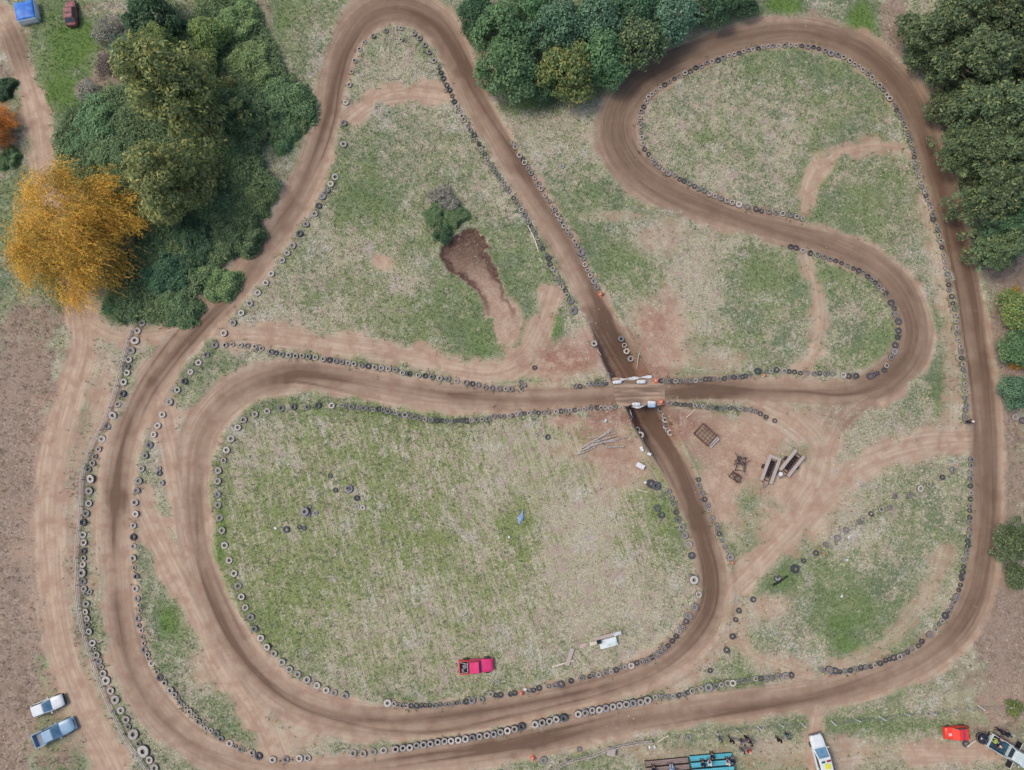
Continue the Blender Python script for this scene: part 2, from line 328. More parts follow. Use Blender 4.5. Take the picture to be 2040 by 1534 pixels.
for st, hw, pts in SIDE:
    d, v, u, _ = field(Gs(pts), 6)
    h = hw*PX
    m = st*(1-smooth(d+wob*2.6, h*.35, h+1.5)); dirt = np.maximum(dirt, m)
    t = (d-h) < dbest; FU[t] = u[t]; FV[t] = v[t]; dbest[t] = (d-h)[t]
    rut = (np.exp(-((np.abs(v)-.75)/.3)**2))*.16*m*(.4+vnoise(u, u*0, 12, .2)); dark = np.maximum(dark, rut)
FW = 1-smooth(dbest, .9, 2.2); far_off = dbest > 2.5; FU[far_off] = XX[far_off]; FV[far_off] = YY[far_off]
bare = ell(BARE, .25, .7, 44, 1.5); dirt = np.maximum(dirt, bare)
green = .5+(fbm(XX, YY, 21, .09, 4)-.5)*1.0+ell(GREEN, .15, .7, 50, 1.45)*.72-ell(PALE, .15, .7, 55, 1.5)*.62
litter = ell(LITTER, .35, .6, 60, 1.5); red = ell(RED, .2, .6, 65, 1.45)
rxc, ryc = XX-G(1272, 781)[0], YY-G(1272, 781)[1]; dv_ = np.array(G(1340, 910))-np.array(G(1205, 640)); dv_ /= np.hypot(*dv_)
bank = (1-smooth(np.abs(dv_[0]*ryc-dv_[1]*rxc)+wob*1.5, 2.2, 3.6))*(1-smooth(np.abs(rxc*dv_[0]+ryc*dv_[1]), 6, 12)); dirt = np.maximum(dirt, bank); brown = np.maximum(brown, bank*.7)
# freshly dug scrape
dgp = np.array(Gs(DUG)); dugd = np.full(XX.shape, 9.0); inside = np.zeros(XX.shape, bool)
cx, cy = dgp.mean(0); x0, x1 = np.searchsorted(gx, cx-12), np.searchsorted(gx, cx+12); y0, y1 = np.searchsorted(gy, cy-12), np.searchsorted(gy, cy+12); sl = (slice(y0, y1), slice(x0, x1))
px_, py_ = XX[sl]+(fbm(XX[sl], YY[sl], 70, 1.1, 3)-.5)*1.5, YY[sl]+(fbm(XX[sl], YY[sl], 75, 1.1, 3)-.5)*1.5
ins = np.zeros(px_.shape, bool); dd = np.full(px_.shape, 9.0)
for i in range(len(dgp)):
    a, b = dgp[i], dgp[(i+1) % len(dgp)]; d = b-a; l2 = d@d
    t = np.clip(((px_-a[0])*d[0]+(py_-a[1])*d[1])/l2, 0, 1); dd = np.minimum(dd, np.hypot(px_-a[0]-t*d[0], py_-a[1]-t*d[1]))
    c = (a[1] > py_) != (b[1] > py_); ins ^= c & (px_ < (b[0]-a[0])*(py_-a[1])/(b[1]-a[1]+1e-9)+a[0])
dugd[sl] = np.where(ins, -dd, dd)
dug_edge = np.exp(-((dugd+.45)/.5)**2); dug_in = 1-smooth(dugd, -.15, .1)
ty = smooth(YY, G(0, 640)[1], G(0, 490)[1])
dug = dug_in*np.clip(ty*ty*.8+.1+dug_edge*.75*smooth(YY, G(0, 650)[1], G(0, 600)[1]), 0, 1); dirt = np.maximum(dirt, dug_in)
# ------------------------------------------------------------------ heights
CR = np.array(G(1272, 781)); dgl = np.array(G(1340, 910))-np.array(G(1205, 640)); dgl /= np.hypot(*dgl); CUT = 2.0
def heights(x, y):
    z = (fbm(x, y, 31, .05, 3)-.5)*.5+(fbm(x, y, 35, .35, 3)-.5)*.16
    rx, ry = x-CR[0], y-CR[1]; s = rx*dgl[0]+ry*dgl[1]; q = np.abs(dgl[0]*ry-dgl[1]*rx)
    ex = np.abs(rx); ey = np.abs(ry-.004*rx)
    emb = .7*(1-smooth(ex, 5, 17))*(1-smooth(ey, 2.0, 4.6))
    dep = (CUT+.3)*(1-smooth(np.abs(s), 3.2, 12.5)); halfw = 1.5
    cut = dep*(1-smooth(q, halfw, halfw+.3+.38*dep))
    nf = 1-smooth(np.hypot(rx, ry), 8, 16)
    return z*(1-nf)+emb-cut
ZZ = heights(XX, YY)
inn = np.abs(XX) < 79.9
shoulder = np.exp(-((D-HW-.35)/.45)**2)*.10; ZZ += shoulder*(D < 6)-dirt*.05*(D < 6)
ZZ += np.where(dugd < 2.5, -.28*dug_in*ty+.22*np.exp(-((dugd+.1)/.35)**2)*ty*(.5+fbm(XX, YY, 90, 1.5, 2)), 0)
cutw = np.abs(dgl[0]*(YY-CR[1])-dgl[1]*(XX-CR[0])); cuts = (XX-CR[0])*dgl[0]+(YY-CR[1])*dgl[1]
ZZ[(np.abs(XX) > 81) | (YY > 77) | (YY < -67)] = 0.0
def zat(x, y):
    i = int(np.clip(np.searchsorted(gx, x), 1, nx-1)); j = int(np.clip(np.searchsorted(gy, y), 1, ny-1))
    tx = (x-gx[i-1])/(gx[i]-gx[i-1]); ty_ = (y-gy[j-1])/(gy[j]-gy[j-1])
    return float((ZZ[j-1, i-1]*(1-tx)+ZZ[j-1, i]*tx)*(1-ty_)+(ZZ[j, i-1]*(1-tx)+ZZ[j, i]*tx)*ty_)
def P(px, py, dz=0.0):
    x, y = G(px, py); return Vector((x, y, zat(x, y)+dz))
def grid_at(A, x, y):
    i = np.clip(np.searchsorted(gx, x), 0, nx-1); j = np.clip(np.searchsorted(gy, y), 0, ny-1); return A[j, i]

# ------------------------------------------------------------------ ground material
def ground_material():
    m, t, b = newmat('soil_and_grass')
    geo = N(t, 'ShaderNodeNewGeometry'); pos = geo.outputs['Position']
    a1 = N(t, 'ShaderNodeAttribute', attribute_name='soil'); a2 = N(t, 'ShaderNodeAttribute', attribute_name='growth'); a3 = N(t, 'ShaderNodeAttribute', attribute_name='flow')
    s1 = N(t, 'ShaderNodeSeparateColor'); t.links.new(a1.outputs['Color'], s1.inputs['Color'])
    s2 = N(t, 'ShaderNodeSeparateColor'); t.links.new(a2.outputs['Color'], s2.inputs['Color'])
    dirt_, dark_, brown_, dug_ = s1.outputs['Red'], s1.outputs['Green'], s1.outputs['Blue'], a1.outputs['Alpha']
    gr_, lit_, red_, row_ = s2.outputs['Red'], s2.outputs['Green'], s2.outputs['Blue'], a2.outputs['Alpha']
    hi = noise(t, pos, 3.3, 5, .74); hi2 = noise(t, pos, 6.5, 3, .7); mid = noise(t, pos, .55, 4, .62); lo = noise(t, pos, .16, 3, .55)
    mp = N(t, 'ShaderNodeMapping'); mp.inputs['Location'].default_value = (37, 11, 5); t.links.new(pos, mp.inputs['Vector'])
    hb = noise(t, mp.outputs['Vector'], 3.4, 4, .7); mb = noise(t, mp.outputs['Vector'], .9, 4, .6)
    # mowing rows and stalks: noise drawn out along the field's direction
    m0 = N(t, 'ShaderNodeMapping'); m0.inputs['Rotation'].default_value = (0, 0, R(-18)); t.links.new(pos, m0.inputs['Vector'])
    mr = N(t, 'ShaderNodeMapping'); mr.inputs['Scale'].default_value = (2.4, .28, 1); t.links.new(m0.outputs['Vector'], mr.inputs['Vector'])
    rows = noise(t, mr.outputs['Vector'], 1, 4, .6, .4)
    # --- grass
    g = math_(t, 'ADD', math_(t, 'MULTIPLY', math_(t, 'SUBTRACT', hi, .5), 2.5), gr_)
    g = math_(t, 'ADD', g, math_(t, 'MULTIPLY', math_(t, 'SUBTRACT', mid, .5), 1.7))
    g = math_(t, 'ADD', g, math_(t, 'MULTIPLY', math_(t, 'MULTIPLY', math_(t, 'SUBTRACT', rows, .5), 2.4), row_))
    straw = mix(t, sstep(t, hi2, .35, .65), C(160, 149, 122), C(208, 201, 174))
    straw = mix(t, sstep(t, mb, .45, .65), straw, C(184, 164, 150))
    mpz = N(t, 'ShaderNodeMapping'); mpz.inputs['Location'].default_value = (-21, 53, 9); t.links.new(pos, mpz.inputs['Vector'])
    straw = mix(t, math_(t, 'MULTIPLY', sstep(t, noise(t, mpz.outputs['Vector'], .3, 4, .6), .5, .68), .5), straw, mix(t, sstep(t, hi2, .4, .6), C(176, 170, 162), C(222, 216, 208)))
    grn = mix(t, sstep(t, hb, .32, .68), C(100, 117, 78), C(150, 160, 114))
    grn = mix(t, math_(t, 'MULTIPLY', sstep(t, lo, .42, .66), .6), grn, C(106, 122, 98))
    grn = mix(t, math_(t, 'MULTIPLY', row_, .8), grn, mix(t, sstep(t, hb, .3, .7), C(112, 126, 68), C(162, 168, 112)))
    lush = mix(t, sstep(t, hb, .3, .7), C(82, 110, 54), C(124, 148, 80))
    grn = mix(t, sstep(t, gr_, .8, 1.2), grn, lush)
    grass = mix(t, sstep(t, g, .08, .86), straw, grn)
    grass = mix(t, math_(t, 'MULTIPLY', sstep(t, hb, .60, .72), .55), grass, C(88, 92, 66))           # dark thatch, with the shade between tufts painted into the colour
    grass = mix(t, math_(t, 'MULTIPLY', sstep(t, hi2, .64, .76), .6), grass, C(222, 214, 194))          # bleached stalks
    # --- litter
    lit = mix(t, sstep(t, hi, .34, .66), C(138, 121, 108), C(186, 164, 145)); lit = mix(t, sstep(t, mb, .45, .7), lit, C(146, 126, 106)); lit = mix(t, math_(t, 'MULTIPLY', sstep(t, mid, .54, .72), .55), lit, C(112, 97, 88)); lit = mix(t, math_(t, 'MULTIPLY', sstep(t, lo, .45, .6), .6), lit, C(166, 144, 128))
    lit = mix(t, math_(t, 'MULTIPLY', sstep(t, hi2, .66, .76), .7), lit, C(190, 174, 158))
    grass = mix(t, sstep(t, math_(t, 'ADD', lit_, math_(t, 'MULTIPLY', math_(t, 'SUBTRACT', mid, .5), 1.4)), .3, .7), grass, lit)
    # --- soil
    cmb = N(t, 'ShaderNodeCombineXYZ'); sf = N(t, 'ShaderNodeSeparateXYZ'); t.links.new(a3.outputs['Color'], sf.inputs['Vector'])
    t.links.new(math_(t, 'MULTIPLY', sf.outputs['X'], .10), cmb.inputs['X']); t.links.new(math_(t, 'MULTIPLY', sf.outputs['Y'], 2.2), cmb.inputs['Y'])
    st = noise(t, cmb.outputs['Vector'], 1.0, 4, .6)
    st = math_(t, 'ADD', math_(t, 'MULTIPLY', st, sf.outputs['Z']), math_(t, 'MULTIPLY', hb, math_(t, 'SUBTRACT', 1.0, sf.outputs['Z'])))
    pale = mix(t, sstep(t, st, .36, .64), C(185, 158, 135), C(207, 182, 157))
    pale = mix(t, sstep(t, mid, .4, .68), pale, C(180, 149, 127))
    brn = mix(t, sstep(t, st, .34, .66), C(124, 103, 86), C(153, 130, 109))
    soil = mix(t, math_(t, 'ADD', brown_, math_(t, 'MULTIPLY', math_(t, 'SUBTRACT', mb, .5), .5), clamp=True), pale, brn)
    rsoil = mix(t, sstep(t, hi, .36, .64), C(124, 88, 76), C(178, 132, 112)); soil = mix(t, math_(t, 'MULTIPLY', red_, sstep(t, mb, .3, .55)), soil, rsoil)
    dk = math_(t, 'MULTIPLY', dark_, math_(t, 'MULTIPLY_ADD', st, 1.6, .15), clamp=True)
    soil = mix(t, math_(t, 'MULTIPLY', dk, .85), soil, C(104, 80, 66))
    soil = mix(t, math_(t, 'MULTIPLY', sstep(t, hi, .6, .74), .28), soil, C(120, 92, 78))
    soil = mix(t, math_(t, 'MULTIPLY', sstep(t, hi2, .66, .74), .22), soil, C(220, 200, 184))
    dugc = mix(t, sstep(t, hb, .35, .65), C(84, 63, 54), C(122, 97, 85)); soil = mix(t, dug_, soil, dugc)
    # --- where the grass gives way to soil
    e = math_(t, 'ADD', dirt_, math_(t, 'MULTIPLY', math_(t, 'SUBTRACT', hi, .5), 1.5))
    e = math_(t, 'ADD', e, math_(t, 'MULTIPLY', math_(t, 'SUBTRACT', mid, .5), .8))
    fac = sstep(t, e, .2, .8)
    t.links.new(mix(t, fac, grass, soil), b.inputs['Base Color'])
    b.inputs['Roughness'].default_value = .95; b.inputs['Specular IOR Level'].default_value = .1
    bp = N(t, 'ShaderNodeBump'); bp.inputs['Strength'].default_value = .9; bp.inputs['Distance'].default_value = .12
    hgt = math_(t, 'ADD', math_(t, 'MULTIPLY', hi, math_(t, 'MULTIPLY_ADD', fac, -.6, 1.0)), math_(t, 'MULTIPLY', st, .25))
    t.links.new(hgt, bp.inputs['Height']); t.links.new(bp.outputs['Normal'], b.inputs['Normal'])
    return m
M['ground'] = ground_material()
fieldrow = ell([(800,1080,420,280,1),(1150,1000,200,250,.9),(700,560,260,160,.35)], .7, .2, 80)
idx = np.arange(nx*ny).reshape(ny, nx)
faces = np.stack([idx[:-1, :-1], idx[:-1, 1:], idx[1:, 1:], idx[1:, :-1]], -1).reshape(-1, 4)
verts = np.stack([XX, YY, ZZ], -1).reshape(-1, 3)
soil_a = np.stack([dirt, dark, brown, dug], -1).reshape(-1, 4); grow_a = np.stack([green, litter, red, fieldrow], -1).reshape(-1, 4)
flow_a = np.stack([FU, FV, FW, FU*0+1], -1).reshape(-1, 4)
ground = link('ground', np_mesh('ground', verts, faces, M['ground'], {'soil': soil_a, 'growth': grow_a, 'flow': flow_a}, True))
tag(ground, kind='structure')

# ------------------------------------------------------------------ grass tufts and small stones
def tufts():
    m, t, b = newmat('grass_blade'); at = N(t, 'ShaderNodeAttribute', attribute_name='tint'); t.links.new(at.outputs['Color'], b.inputs['Base Color']); b.inputs['Roughness'].default_value = .8
    n = 110000
    x = RNG.uniform(-72, 72, n); y = RNG.uniform(-58, 66, n)
    d_, g_, l_ = grid_at(dirt, x, y), grid_at(green, x, y), grid_at(litter, x, y)
    keep = (RNG.random(n) > d_*1.35) & (RNG.random(n) > l_*.6) & (grid_at(D-HW, x, y) > .2); x, y, g_, l_ = x[keep], y[keep], g_[keep], l_[keep]; n = len(x)
    z = grid_at(ZZ, x, y)
    k = 4; yaw = RNG.uniform(0, 2*np.pi, (n, k)); ln = RNG.uniform(.14, .38, (n, k)); lean = RNG.uniform(.5, 1.25, (n, k))
    wd = RNG.uniform(.025, .06, (n, k)); base = np.stack([x, y, z-.02], -1)[:, None, :]+np.stack([np.cos(yaw), np.sin(yaw), yaw*0], -1)*.05
    tip = base+np.stack([np.cos(yaw)*np.sin(lean)*ln, np.sin(yaw)*np.sin(lean)*ln, np.cos(lean)*ln+.03], -1)
    sd_ = np.stack([-np.sin(yaw), np.cos(yaw), yaw*0], -1)*wd[..., None]
    vs = np.stack([base-sd_, base+sd_, tip], 2).reshape(-1, 3); fs = np.arange(len(vs)).reshape(-1, 3)
    gm = (RNG.random(n)+(g_-.45)*1.3 > .5)
    cg = np.array(C(116, 134, 86)[:3]); cl = np.array(C(106, 142, 66)[:3]); cs = np.array(C(204, 192, 162)[:3]); cb = np.array(C(150, 132, 112)[:3])
    col = np.where(gm[:, None], np.where((g_ > .95)[:, None], cl, cg), cs); col = np.where((RNG.random(n) < l_)[:, None], cb, col)
    col = col*RNG.uniform(.7, 1.2, (n, 1)); col = np.concatenate([col, np.ones((n, 1))], 1)
    o = link('grass', np_mesh('grass', vs, fs, m, {'tint': np.repeat(col, k*3, 0)}))
    tag(o, 'short green and straw coloured grass tufts over the infield', 'grass', kind='stuff')
tufts()
def stones():
    m = mat('stone', C(206, 196, 186), C(150, 134, 122), 4, rough=.9)
    spots = [(1160,680,50,40,130),(1290,720,40,50,90),(1350,850,40,40,120),(1190,840,70,16,110),(1400,920,20,40,40),(1180,745,60,12,60),(1330,700,30,40,30),(930,500,40,25,14),(1180,1440,120,20,30),(70,900,70,200,60),(760,990,250,180,70),(1750,1150,120,100,40),(60,1300,60,150,40),(2000,1250,40,120,50),(1500,230,220,130,40)]
    V_, F_ = [], []
    base = np.array([(1, 0, 0), (.3, .9, 0), (-.8, .5, 0), (-.7, -.6, 0), (.4, -.9, 0), (.1, .05, .7)]); tri = [(0, 1, 5), (1, 2, 5), (2, 3, 5), (3, 4, 5), (4, 0, 5)]
    for px, py, rx, ry, n in spots:
        for _ in range(n):
            p = P(px+random.gauss(0, rx*.6), py+random.gauss(0, ry*.6))
            if p.z < -.55: continue
            r = random.uniform(.04, .13); a = random.random()*6.28
            rot = np.array([[math.cos(a), -math.sin(a), 0], [math.sin(a), math.cos(a), 0], [0, 0, 1]])
            o = len(V_); V_ += list((base*r*np.array([1, random.uniform(.6, 1), 1])) @ rot.T+np.array(p)+np.array([0, 0, -.01])); F_ += [tuple(i+o for i in f) for f in tri]
    me = np_mesh('stones', np.array(V_), np.array(F_), m)
    tag(link('stones', me), 'small pale stones strewn over bare banks and dry grass', 'stones', kind='stuff')
stones()
# ------------------------------------------------------------------ tyres: rows read off the survey, in quarter pixels of a tile whose corner is (ox, oy)
ROWS = []   # (name of row, base radius px, ox, oy, text)  entry: x,y[size letter]; letters x s m b B T (T: tractor), d: two high
def row(desc, base, ox, oy, txt, stack=False): ROWS.append((desc, base, ox, oy, txt, stack))
r1 = 'edging the inside of the top left hairpin'
row(r1, 's', 510, 0, '1155,232 1040,252 937,295 862,347 826,397 786,489 764,576 744,680m 717,818b 700,982b 698,1150b 629,1409b 597,1465b 568,1515b 1155,322s')
r2 = 'spaced along the inner edge of the long left straight'
row(r2, 'b', 510, 384, '529,30 499,103 466,168 399,252 349,326 294,420 248,480 211,538 124,647 79,718 15,796')
row(r2, 'b', 0, 384, '1989,880 1922,958 1859,1036 1785,1119 1714,1213 1645,1288 1583,1353 1519,1427 1472,1500')
row(r2, 'b', 0, 768, '1413,35 1352,131 1293,232 1255,320 1225,390 1192,473 1160,558 1128,662 1107,759 1091,836 1076,931 1085,1021 1066,1113 1066,1205 1066,1278 1066,1370 1074,1447s 1090,1515m')
r3 = 'round the inside of the lower left bend'
row(r3, 'b', 0, 1150, '1085,88 1098,167 1113,220s 1119,263x 1102,327 1110,382s 1132,421s 1142,473s 1150,523s 1155,574 1181,610s 1187,645s 1213,682 1257,747s 1280,793 1319,834s 1366,893 1400,926m 1425,960x 1440,988s 1463,1007x 1490,1030x 1518,1060m 1543,1085x 1565,1105x 1586,1140m 1620,1172x 1645,1197s 1685,1213s 1728,1235b 1766,1279m 1832,1316b 1873,1340x 1919,1364b 2010,1390m')
row(r3, 'b', 510, 1150, '25,1418 135,1445 240,1446 347,1440 409,1437')
r4 = 'in the wall between the two bottom straights'
row(r4, 'b', 510, 1150, '774,1403 855,1403 932,1388 1013,1376')
row(r4, 'b', 510, 1150, '1113,1365 1170,1355 1225,1350 1280,1333 1336,1328 1392,1317 1448,1306 1503,1300 1556,1295 1612,1286 1668,1279 1724,1270 1782,1260 1838,1250 1893,1243 1948,1222 2002,1213', True)
row(r4, 'b', 1020, 1150, '20,1200 78,1183 185,1163 241,1150 297,1138 352,1121 412,1113 527,1082 582,1070 637,1054 692,1045 746,1034 800,1022 855,1013 908,1004 962,993 1020,985 1076,970', True)
r5 = 'continuing the wall along the lower bottom straight'
row(r5, 's', 1020, 1150, '1140,955 1175,947 1207,944 1247,947 1282,943 1325,937 1362,931 1397,915 1433,902m 1470,890 1505,884 1565,877B 1622,864m 1665,853 1715,840b 1756,840b 1797,828 1836,822 1876,815 1937,805m 1978,803m 2018,802m')
row(r5, 'm', 1530, 1150, '25,798 78,780 137,780b 180,775')
r6 = 'round the inside of the bottom right corner'
row(r6, 's', 1530, 1150, '425,732m 480,732b 527,742b 566,748s 605,742 648,737m 690,725 733,716m 770,713m 812,708 845,695 887,682m 930,658 962,648 995,637m 1038,628m 1074,613 1105,595 1143,570 1192,545 1220,508m 1285,455b 1330,415 1358,372 1380,345 1405,303b 1430,270 1455,240 1477,195 1495,156b 1515,100 1530,60 1540,10')
row(r6, 's', 1530, 768, '1535,1520 1547,1485m 1555,1440 1557,1385 1575,1340 1578,1310 1583,1280 1585,1238m 1597,1195m 1605,1145 1600,1085 1605,1050 1605,995 1605,960 1612,905 1615,855 1612,800 1610,740 1613,690 1615,635 1617,587m')
r7 = 'close set down the inside of the right hand straight'
row(r7, 's', 1530, 768, '1565,35 1570,95 1580,155 1577,195 1565,240 1570,265')
row(r7, 's', 1530, 384, '1570,1520 1567,1460 1555,1408 1552,1365 1540,1315 1535,1262m 1530,1225 1512,1170 1500,1120 1497,1075 1490,1025 1485,978 1477,928 1465,882 1455,828m 1437,775 1432,735 1427,697 1422,648m 1408,600 1400,550 1392,500 1377,437 1366,390m 1352,345 1345,300 1330,262 1307,213m 1302,180m 1290,130 1280,95 1265,60 1250,25 1240,0')
r8 = 'in the close ring inside the big top right loop'
row(r7, 's', 1530, 0, '1240,1525 1220,1490 1213,1455 1200,1405 1180,1370 1172,1335m 1162,1295 1157,1255 1152,1220 1140,1185 1130,1145 1123,1110 1108,1075')
row(r8, 's', 1530, 0, '1090,1028 1068,985 1050,942 1040,910 1015,880 1000,838 963,792m 940,762m 910,714m 880,685m 850,660 822,623m 790,592 750,560m 717,535 683,518 645,490m 596,460m 553,443m 497,430b 450,407 400,393 358,380 313,378m 265,370 220,372 175,363 128,370m 77,370 35,370 0,372')
row(r8, 's', 1020, 0, '1995,375 1957,388 1915,398 1880,402 1840,413 1803,428 1765,437 1727,447 1677,465m 1635,485m 1588,495m 1548,505 1505,535m 1460,545m 1415,575m 1375,590m 1327,612 1290,633 1252,655 1213,678m 1178,705 1140,732 1112,755 1085,780m 1067,815 1045,855 1027,893m 1017,940 1015,985 1020,1010 1023,1060 1030,1100 1040,1147 1053,1190 1083,1230 1108,1262 1133,1297m 1167,1330m 1205,1357 1245,1382b 1292,1400 1330,1430 1365,1445 1405,1465m 1447,1487 1482,1503 1525,1520m')
row(r8, 'm', 1020, 384, '1572,12 1612,30 1660,45 1707,68 1750,82 1802,97b 1867,113 1937,133 1980,148s')
row(r8, 'm', 1530, 384, '5,155 60,162 110,172 175,180 222,197 268,212s')
r9 = 'round the inside of the hook above the crossing road'
row(r9, 'm', 1530, 384, '175,433 217,442 270,465 330,483 387,497 440,513s 487,533 535,545s 580,562s 625,582s 675,605s 717,622 755,635s 790,668 820,690s 852,715s 877,745s 910,775 935,797 945,825s 977,875b 1003,920s 1015,968b 1035,1025b 1033,1098b 1027,1150 1007,1213b 1002,1265b 978,1310 937,1377 920,1410 865,1437s 843,1447s 808,1458b 693,1457 635,1460 590,1452b 508,1443 457,1442 405,1437s 368,1440 303,1433 252,1437s 207,1425s 163,1423s 123,1418 62,1410 20,1420s')
row(r9, 's', 1020, 384, '2030,1425 1950,1422b 1890,1450 1850,1460 1825,1465 1800,1465 1757,1470 1715,1467 1680,1480 1640,1487 1590,1480 1560,1485 1527,1487 1490,1495 1450,1497 1415,1500 1365,1500 1325,1500 1290,1503 1262,1503 1235,1500 1205,1500 1175,1500')
r10 = 'along the left edge of the diagonal straight'
row(r10, 's', 510, 0, '1260,277m 1304,310m 1346,362m 1381,420m 1418,485m 1457,535 1471,580m 1491,626m 1518,680m 1540,718m 1560,765 1578,810m 1602,853 1622,887 1642,925m 1655,955m 1688,1005 1705,1037m 1735,1078m 1748,1113 1775,1150 1795,1190 1820,1230 1835,1265 1868,1310 1885,1345 1905,1370 1923,1400m 1950,1435 1968,1465 1995,1500 2012,1525')
row(r10, 's', 1020, 384, '10,45 28,75 58,115 75,140m 98,180m 120,215 135,240 150,272 167,305m 183,335 203,367 228,410 242,445 272,495 290,525m 300,570m 325,607m 343,635 363,680 387,720m 398,752 423,782 435,817m 468,863b 490,940B')
r11 = 'along the right edge of the diagonal straight'
row(r11, 's', 1020, 0, '5,1140 27,1172m 60,1238m 85,1275 100,1300m 128,1340 152,1380m 180,1420 210,1467m 232,1505m')
row(r11, 's', 1020, 384, '262,25 295,70 322,115 337,140m 362,180m 380,215 395,245 415,272m 440,307 465,342m 497,390m 517,422m 547,480B 567,528m 582,575m 600,620 622,660m 650,707b 675,755m')
r12 = 'in the cutting banks by the bridge'
row(r12, 'b', 1020, 384, '652,1205 880,1153 910,1200m 930,1247 965,1305', True)
row(r12, 'b', 1020, 768, '1195,185 1228,240 1238,268 1243,295 1250,325 1260,352m 1280,372 1030,392 1005,350m')
r13 = 'along the top edge of the crossing road'
row(r13, 's', 0, 384, '1793,1213m 1852,1208 1917,1215 1968,1217m 2030,1225')
row(r13, 'm', 510, 384, '45,1240s 5,1240s 118,1265 160,1275 210,1288 266,1293 318,1300 370,1297 423,1305 475,1310 537,1323 585,1330 637,1340 687,1347 735,1355 783,1363 842,1375 893,1380 948,1390 1000,1395 1055,1402 1110,1412 1168,1433 1220,1440 1293,1453 1345,1457 1402,1467 1465,1478 1528,1483 1598,1500 1670,1513 1720,1520 1768,1527')
row(r13, 'm', 510, 768, '1825,15 1877,20 1935,25 1990,27 2030,30')
row(r13, 'm', 1020, 768, '75,10s 75,32s 500,10s 535,10s')
row(r13, 's', 1020, 384, '70,1505 100,1530 597,1525 625,1523 655,1525 680,1522 715,1522 735,1520')
r14 = 'round the left and lower edge of the large infield'
row(r14, 'b', 0, 768, '2030,228 1938,273 1892,335 1837,425 1802,513 1780,595m 1738,676 1732,762 1733,865 1735,952 1748,1055 1771,1153 1790,1270 1828,1390 1867,1493')
row(r14, 'b', 0, 1150, '1898,68 1928,152 1957,238 2000,315 2030,405')
row(r14, 'b', 510, 1150, '45,477 97,547 148,603 213,670 271,725 337,768 410,812 489,857 562,895 624,917 710,938')
r15 = 'inside the upper bottom straight, below the large infield'
row(r15, 's', 510, 1150, '1048,997B 1100,1003 1135,1012x 1165,1018 1197,1022 1233,1022 1275,1022m 1315,1018 1347,1020x 1380,1018 1422,1020 1460,1013 1490,1013x 1527,1010 1562,1003 1595,1000x 1630,995x 1668,987m 1720,977b 1798,968m 1870,925m 1907,940 1943,935m 2025,930')
row(r15, 's', 1020, 1150, '18,920m 130,900 168,900 213,882m 290,868 340,860m 388,850b 468,825m 555,798m 615,790 650,778m 692,775m 748,757m 790,750 828,738m 862,722 900,712 950,702b 992,682m 1037,670m 1083,655m 1113,637 1145,620m 1177,597m 1210,570m 1240,545 1273,507m 1305,470m 1330,433 1355,397m 1383,350m 1405,305b 1452,235b 1482,137b')
r16 = 'along the left edge of the dark track below the bridge'
row(r16, 'b', 1020, 768, '1427,1352 1405,1262 1373,1190 1347,1125 1318,1063 1303,1007m 1285,950m 1267,895m 1243,842m 1425,1520m')
row(r16, 'B', 1020, 1150, '1440,15', True)
r17 = 'above the large infield along the crossing road'
row(r17, 's', 510, 768, '88,203b 200,180b 300,172b 410,172m 495,157b 603,160b 688,155x 712,160x 762,170b 820,173 858,180m 898,183 935,195x 973,188m 1013,190 1050,207m 1085,213 1112,218x 1145,235m 1185,233m 1223,240m 1262,250m 1300,258m 1345,268m 1392,272m 1435,280m 1475,277 1513,280 1552,280 1572,283x 1600,278 1637,278 1675,280m 1715,275m 1757,273 1797,270 1848,265m 1893,243 1933,243 1970,245 2018,243')
row(r17, 's', 1020, 768, '5,240 38,225 68,230 100,222x 137,222 173,215 210,218 248,215 285,213 352,208m 387,205 422,203 460,198 495,198 528,195 570,190 615,185 672,180 705,178 738,178 775,182 810,173')
r18 = "right of the bridge along the crossing road's lower edge"
row(r18, 's', 1020, 768, '1245,147m 1290,150x 1327,155x 1365,155x 1405,157x 1442,162 1477,167 1512,168 1548,172x 1583,178x 1618,180 1653,180 1690,180 1727,183x 1767,185x 1810,185 1848,190 1887,195 1932,205m 1973,225 2017,250')
r19 = 'along the right edge of the dark track below the bridge'
row(r19, 'm', 1020, 768, '1480,750s 1487,797 1507,852 1528,905 1553,955 1565,990s 1592,1053 1625,1105s 1630,1140s 1645,1180s 1668,1235x 1690,1280s 1702,1320s 1735,1365b')
r20 = 'in the loose line slanting across the lower right field'
row(r20, 'm', 1530, 768, '1468,668 1390,730 1280,788s 1210,820b 1127,873 1012,878 967,968 897,985 820,1022 755,1055s 727,1085 615,1150 548,1213b 455,1267 378,1332 278,1393s 207,1457B 72,1525')
row(r20, 's', 1020, 1150, '1915,175m 1803,265m 1777,337 1752,470m 1707,580m 1575,743')
r21 = 'in the row beside the pole fence on the left'
row(r21, 'b', 0, 384, '1132,1037 1097,1100 1078,1178B 1048,1255B 1030,1330 1018,1382m 1014,1433 988,1507')
row(r21, 'b', 0, 768, '985,65 942,150 902,237B 857,327 812,425B 790,507m 760,565s 743,618m 712,668m 732,740B 714,838B 711,937 690,1020 667,1088 664,1187 672,1250 670,1315 670,1373m 662,1425 656,1490B')
row(r21, 'b', 0, 1150, '665,32 671,92 684,132s 717,117s 688,210 685,273 697,327 700,378s 715,428 738,523 755,567x 770,617 790,668 813,712s 826,762 850,818B 890,898 925,970B 968,1055B 1010,1128 1027,1183m 1069,1247T 1107,1320m 1147,1380T 1195,1450b 1235,1515B')
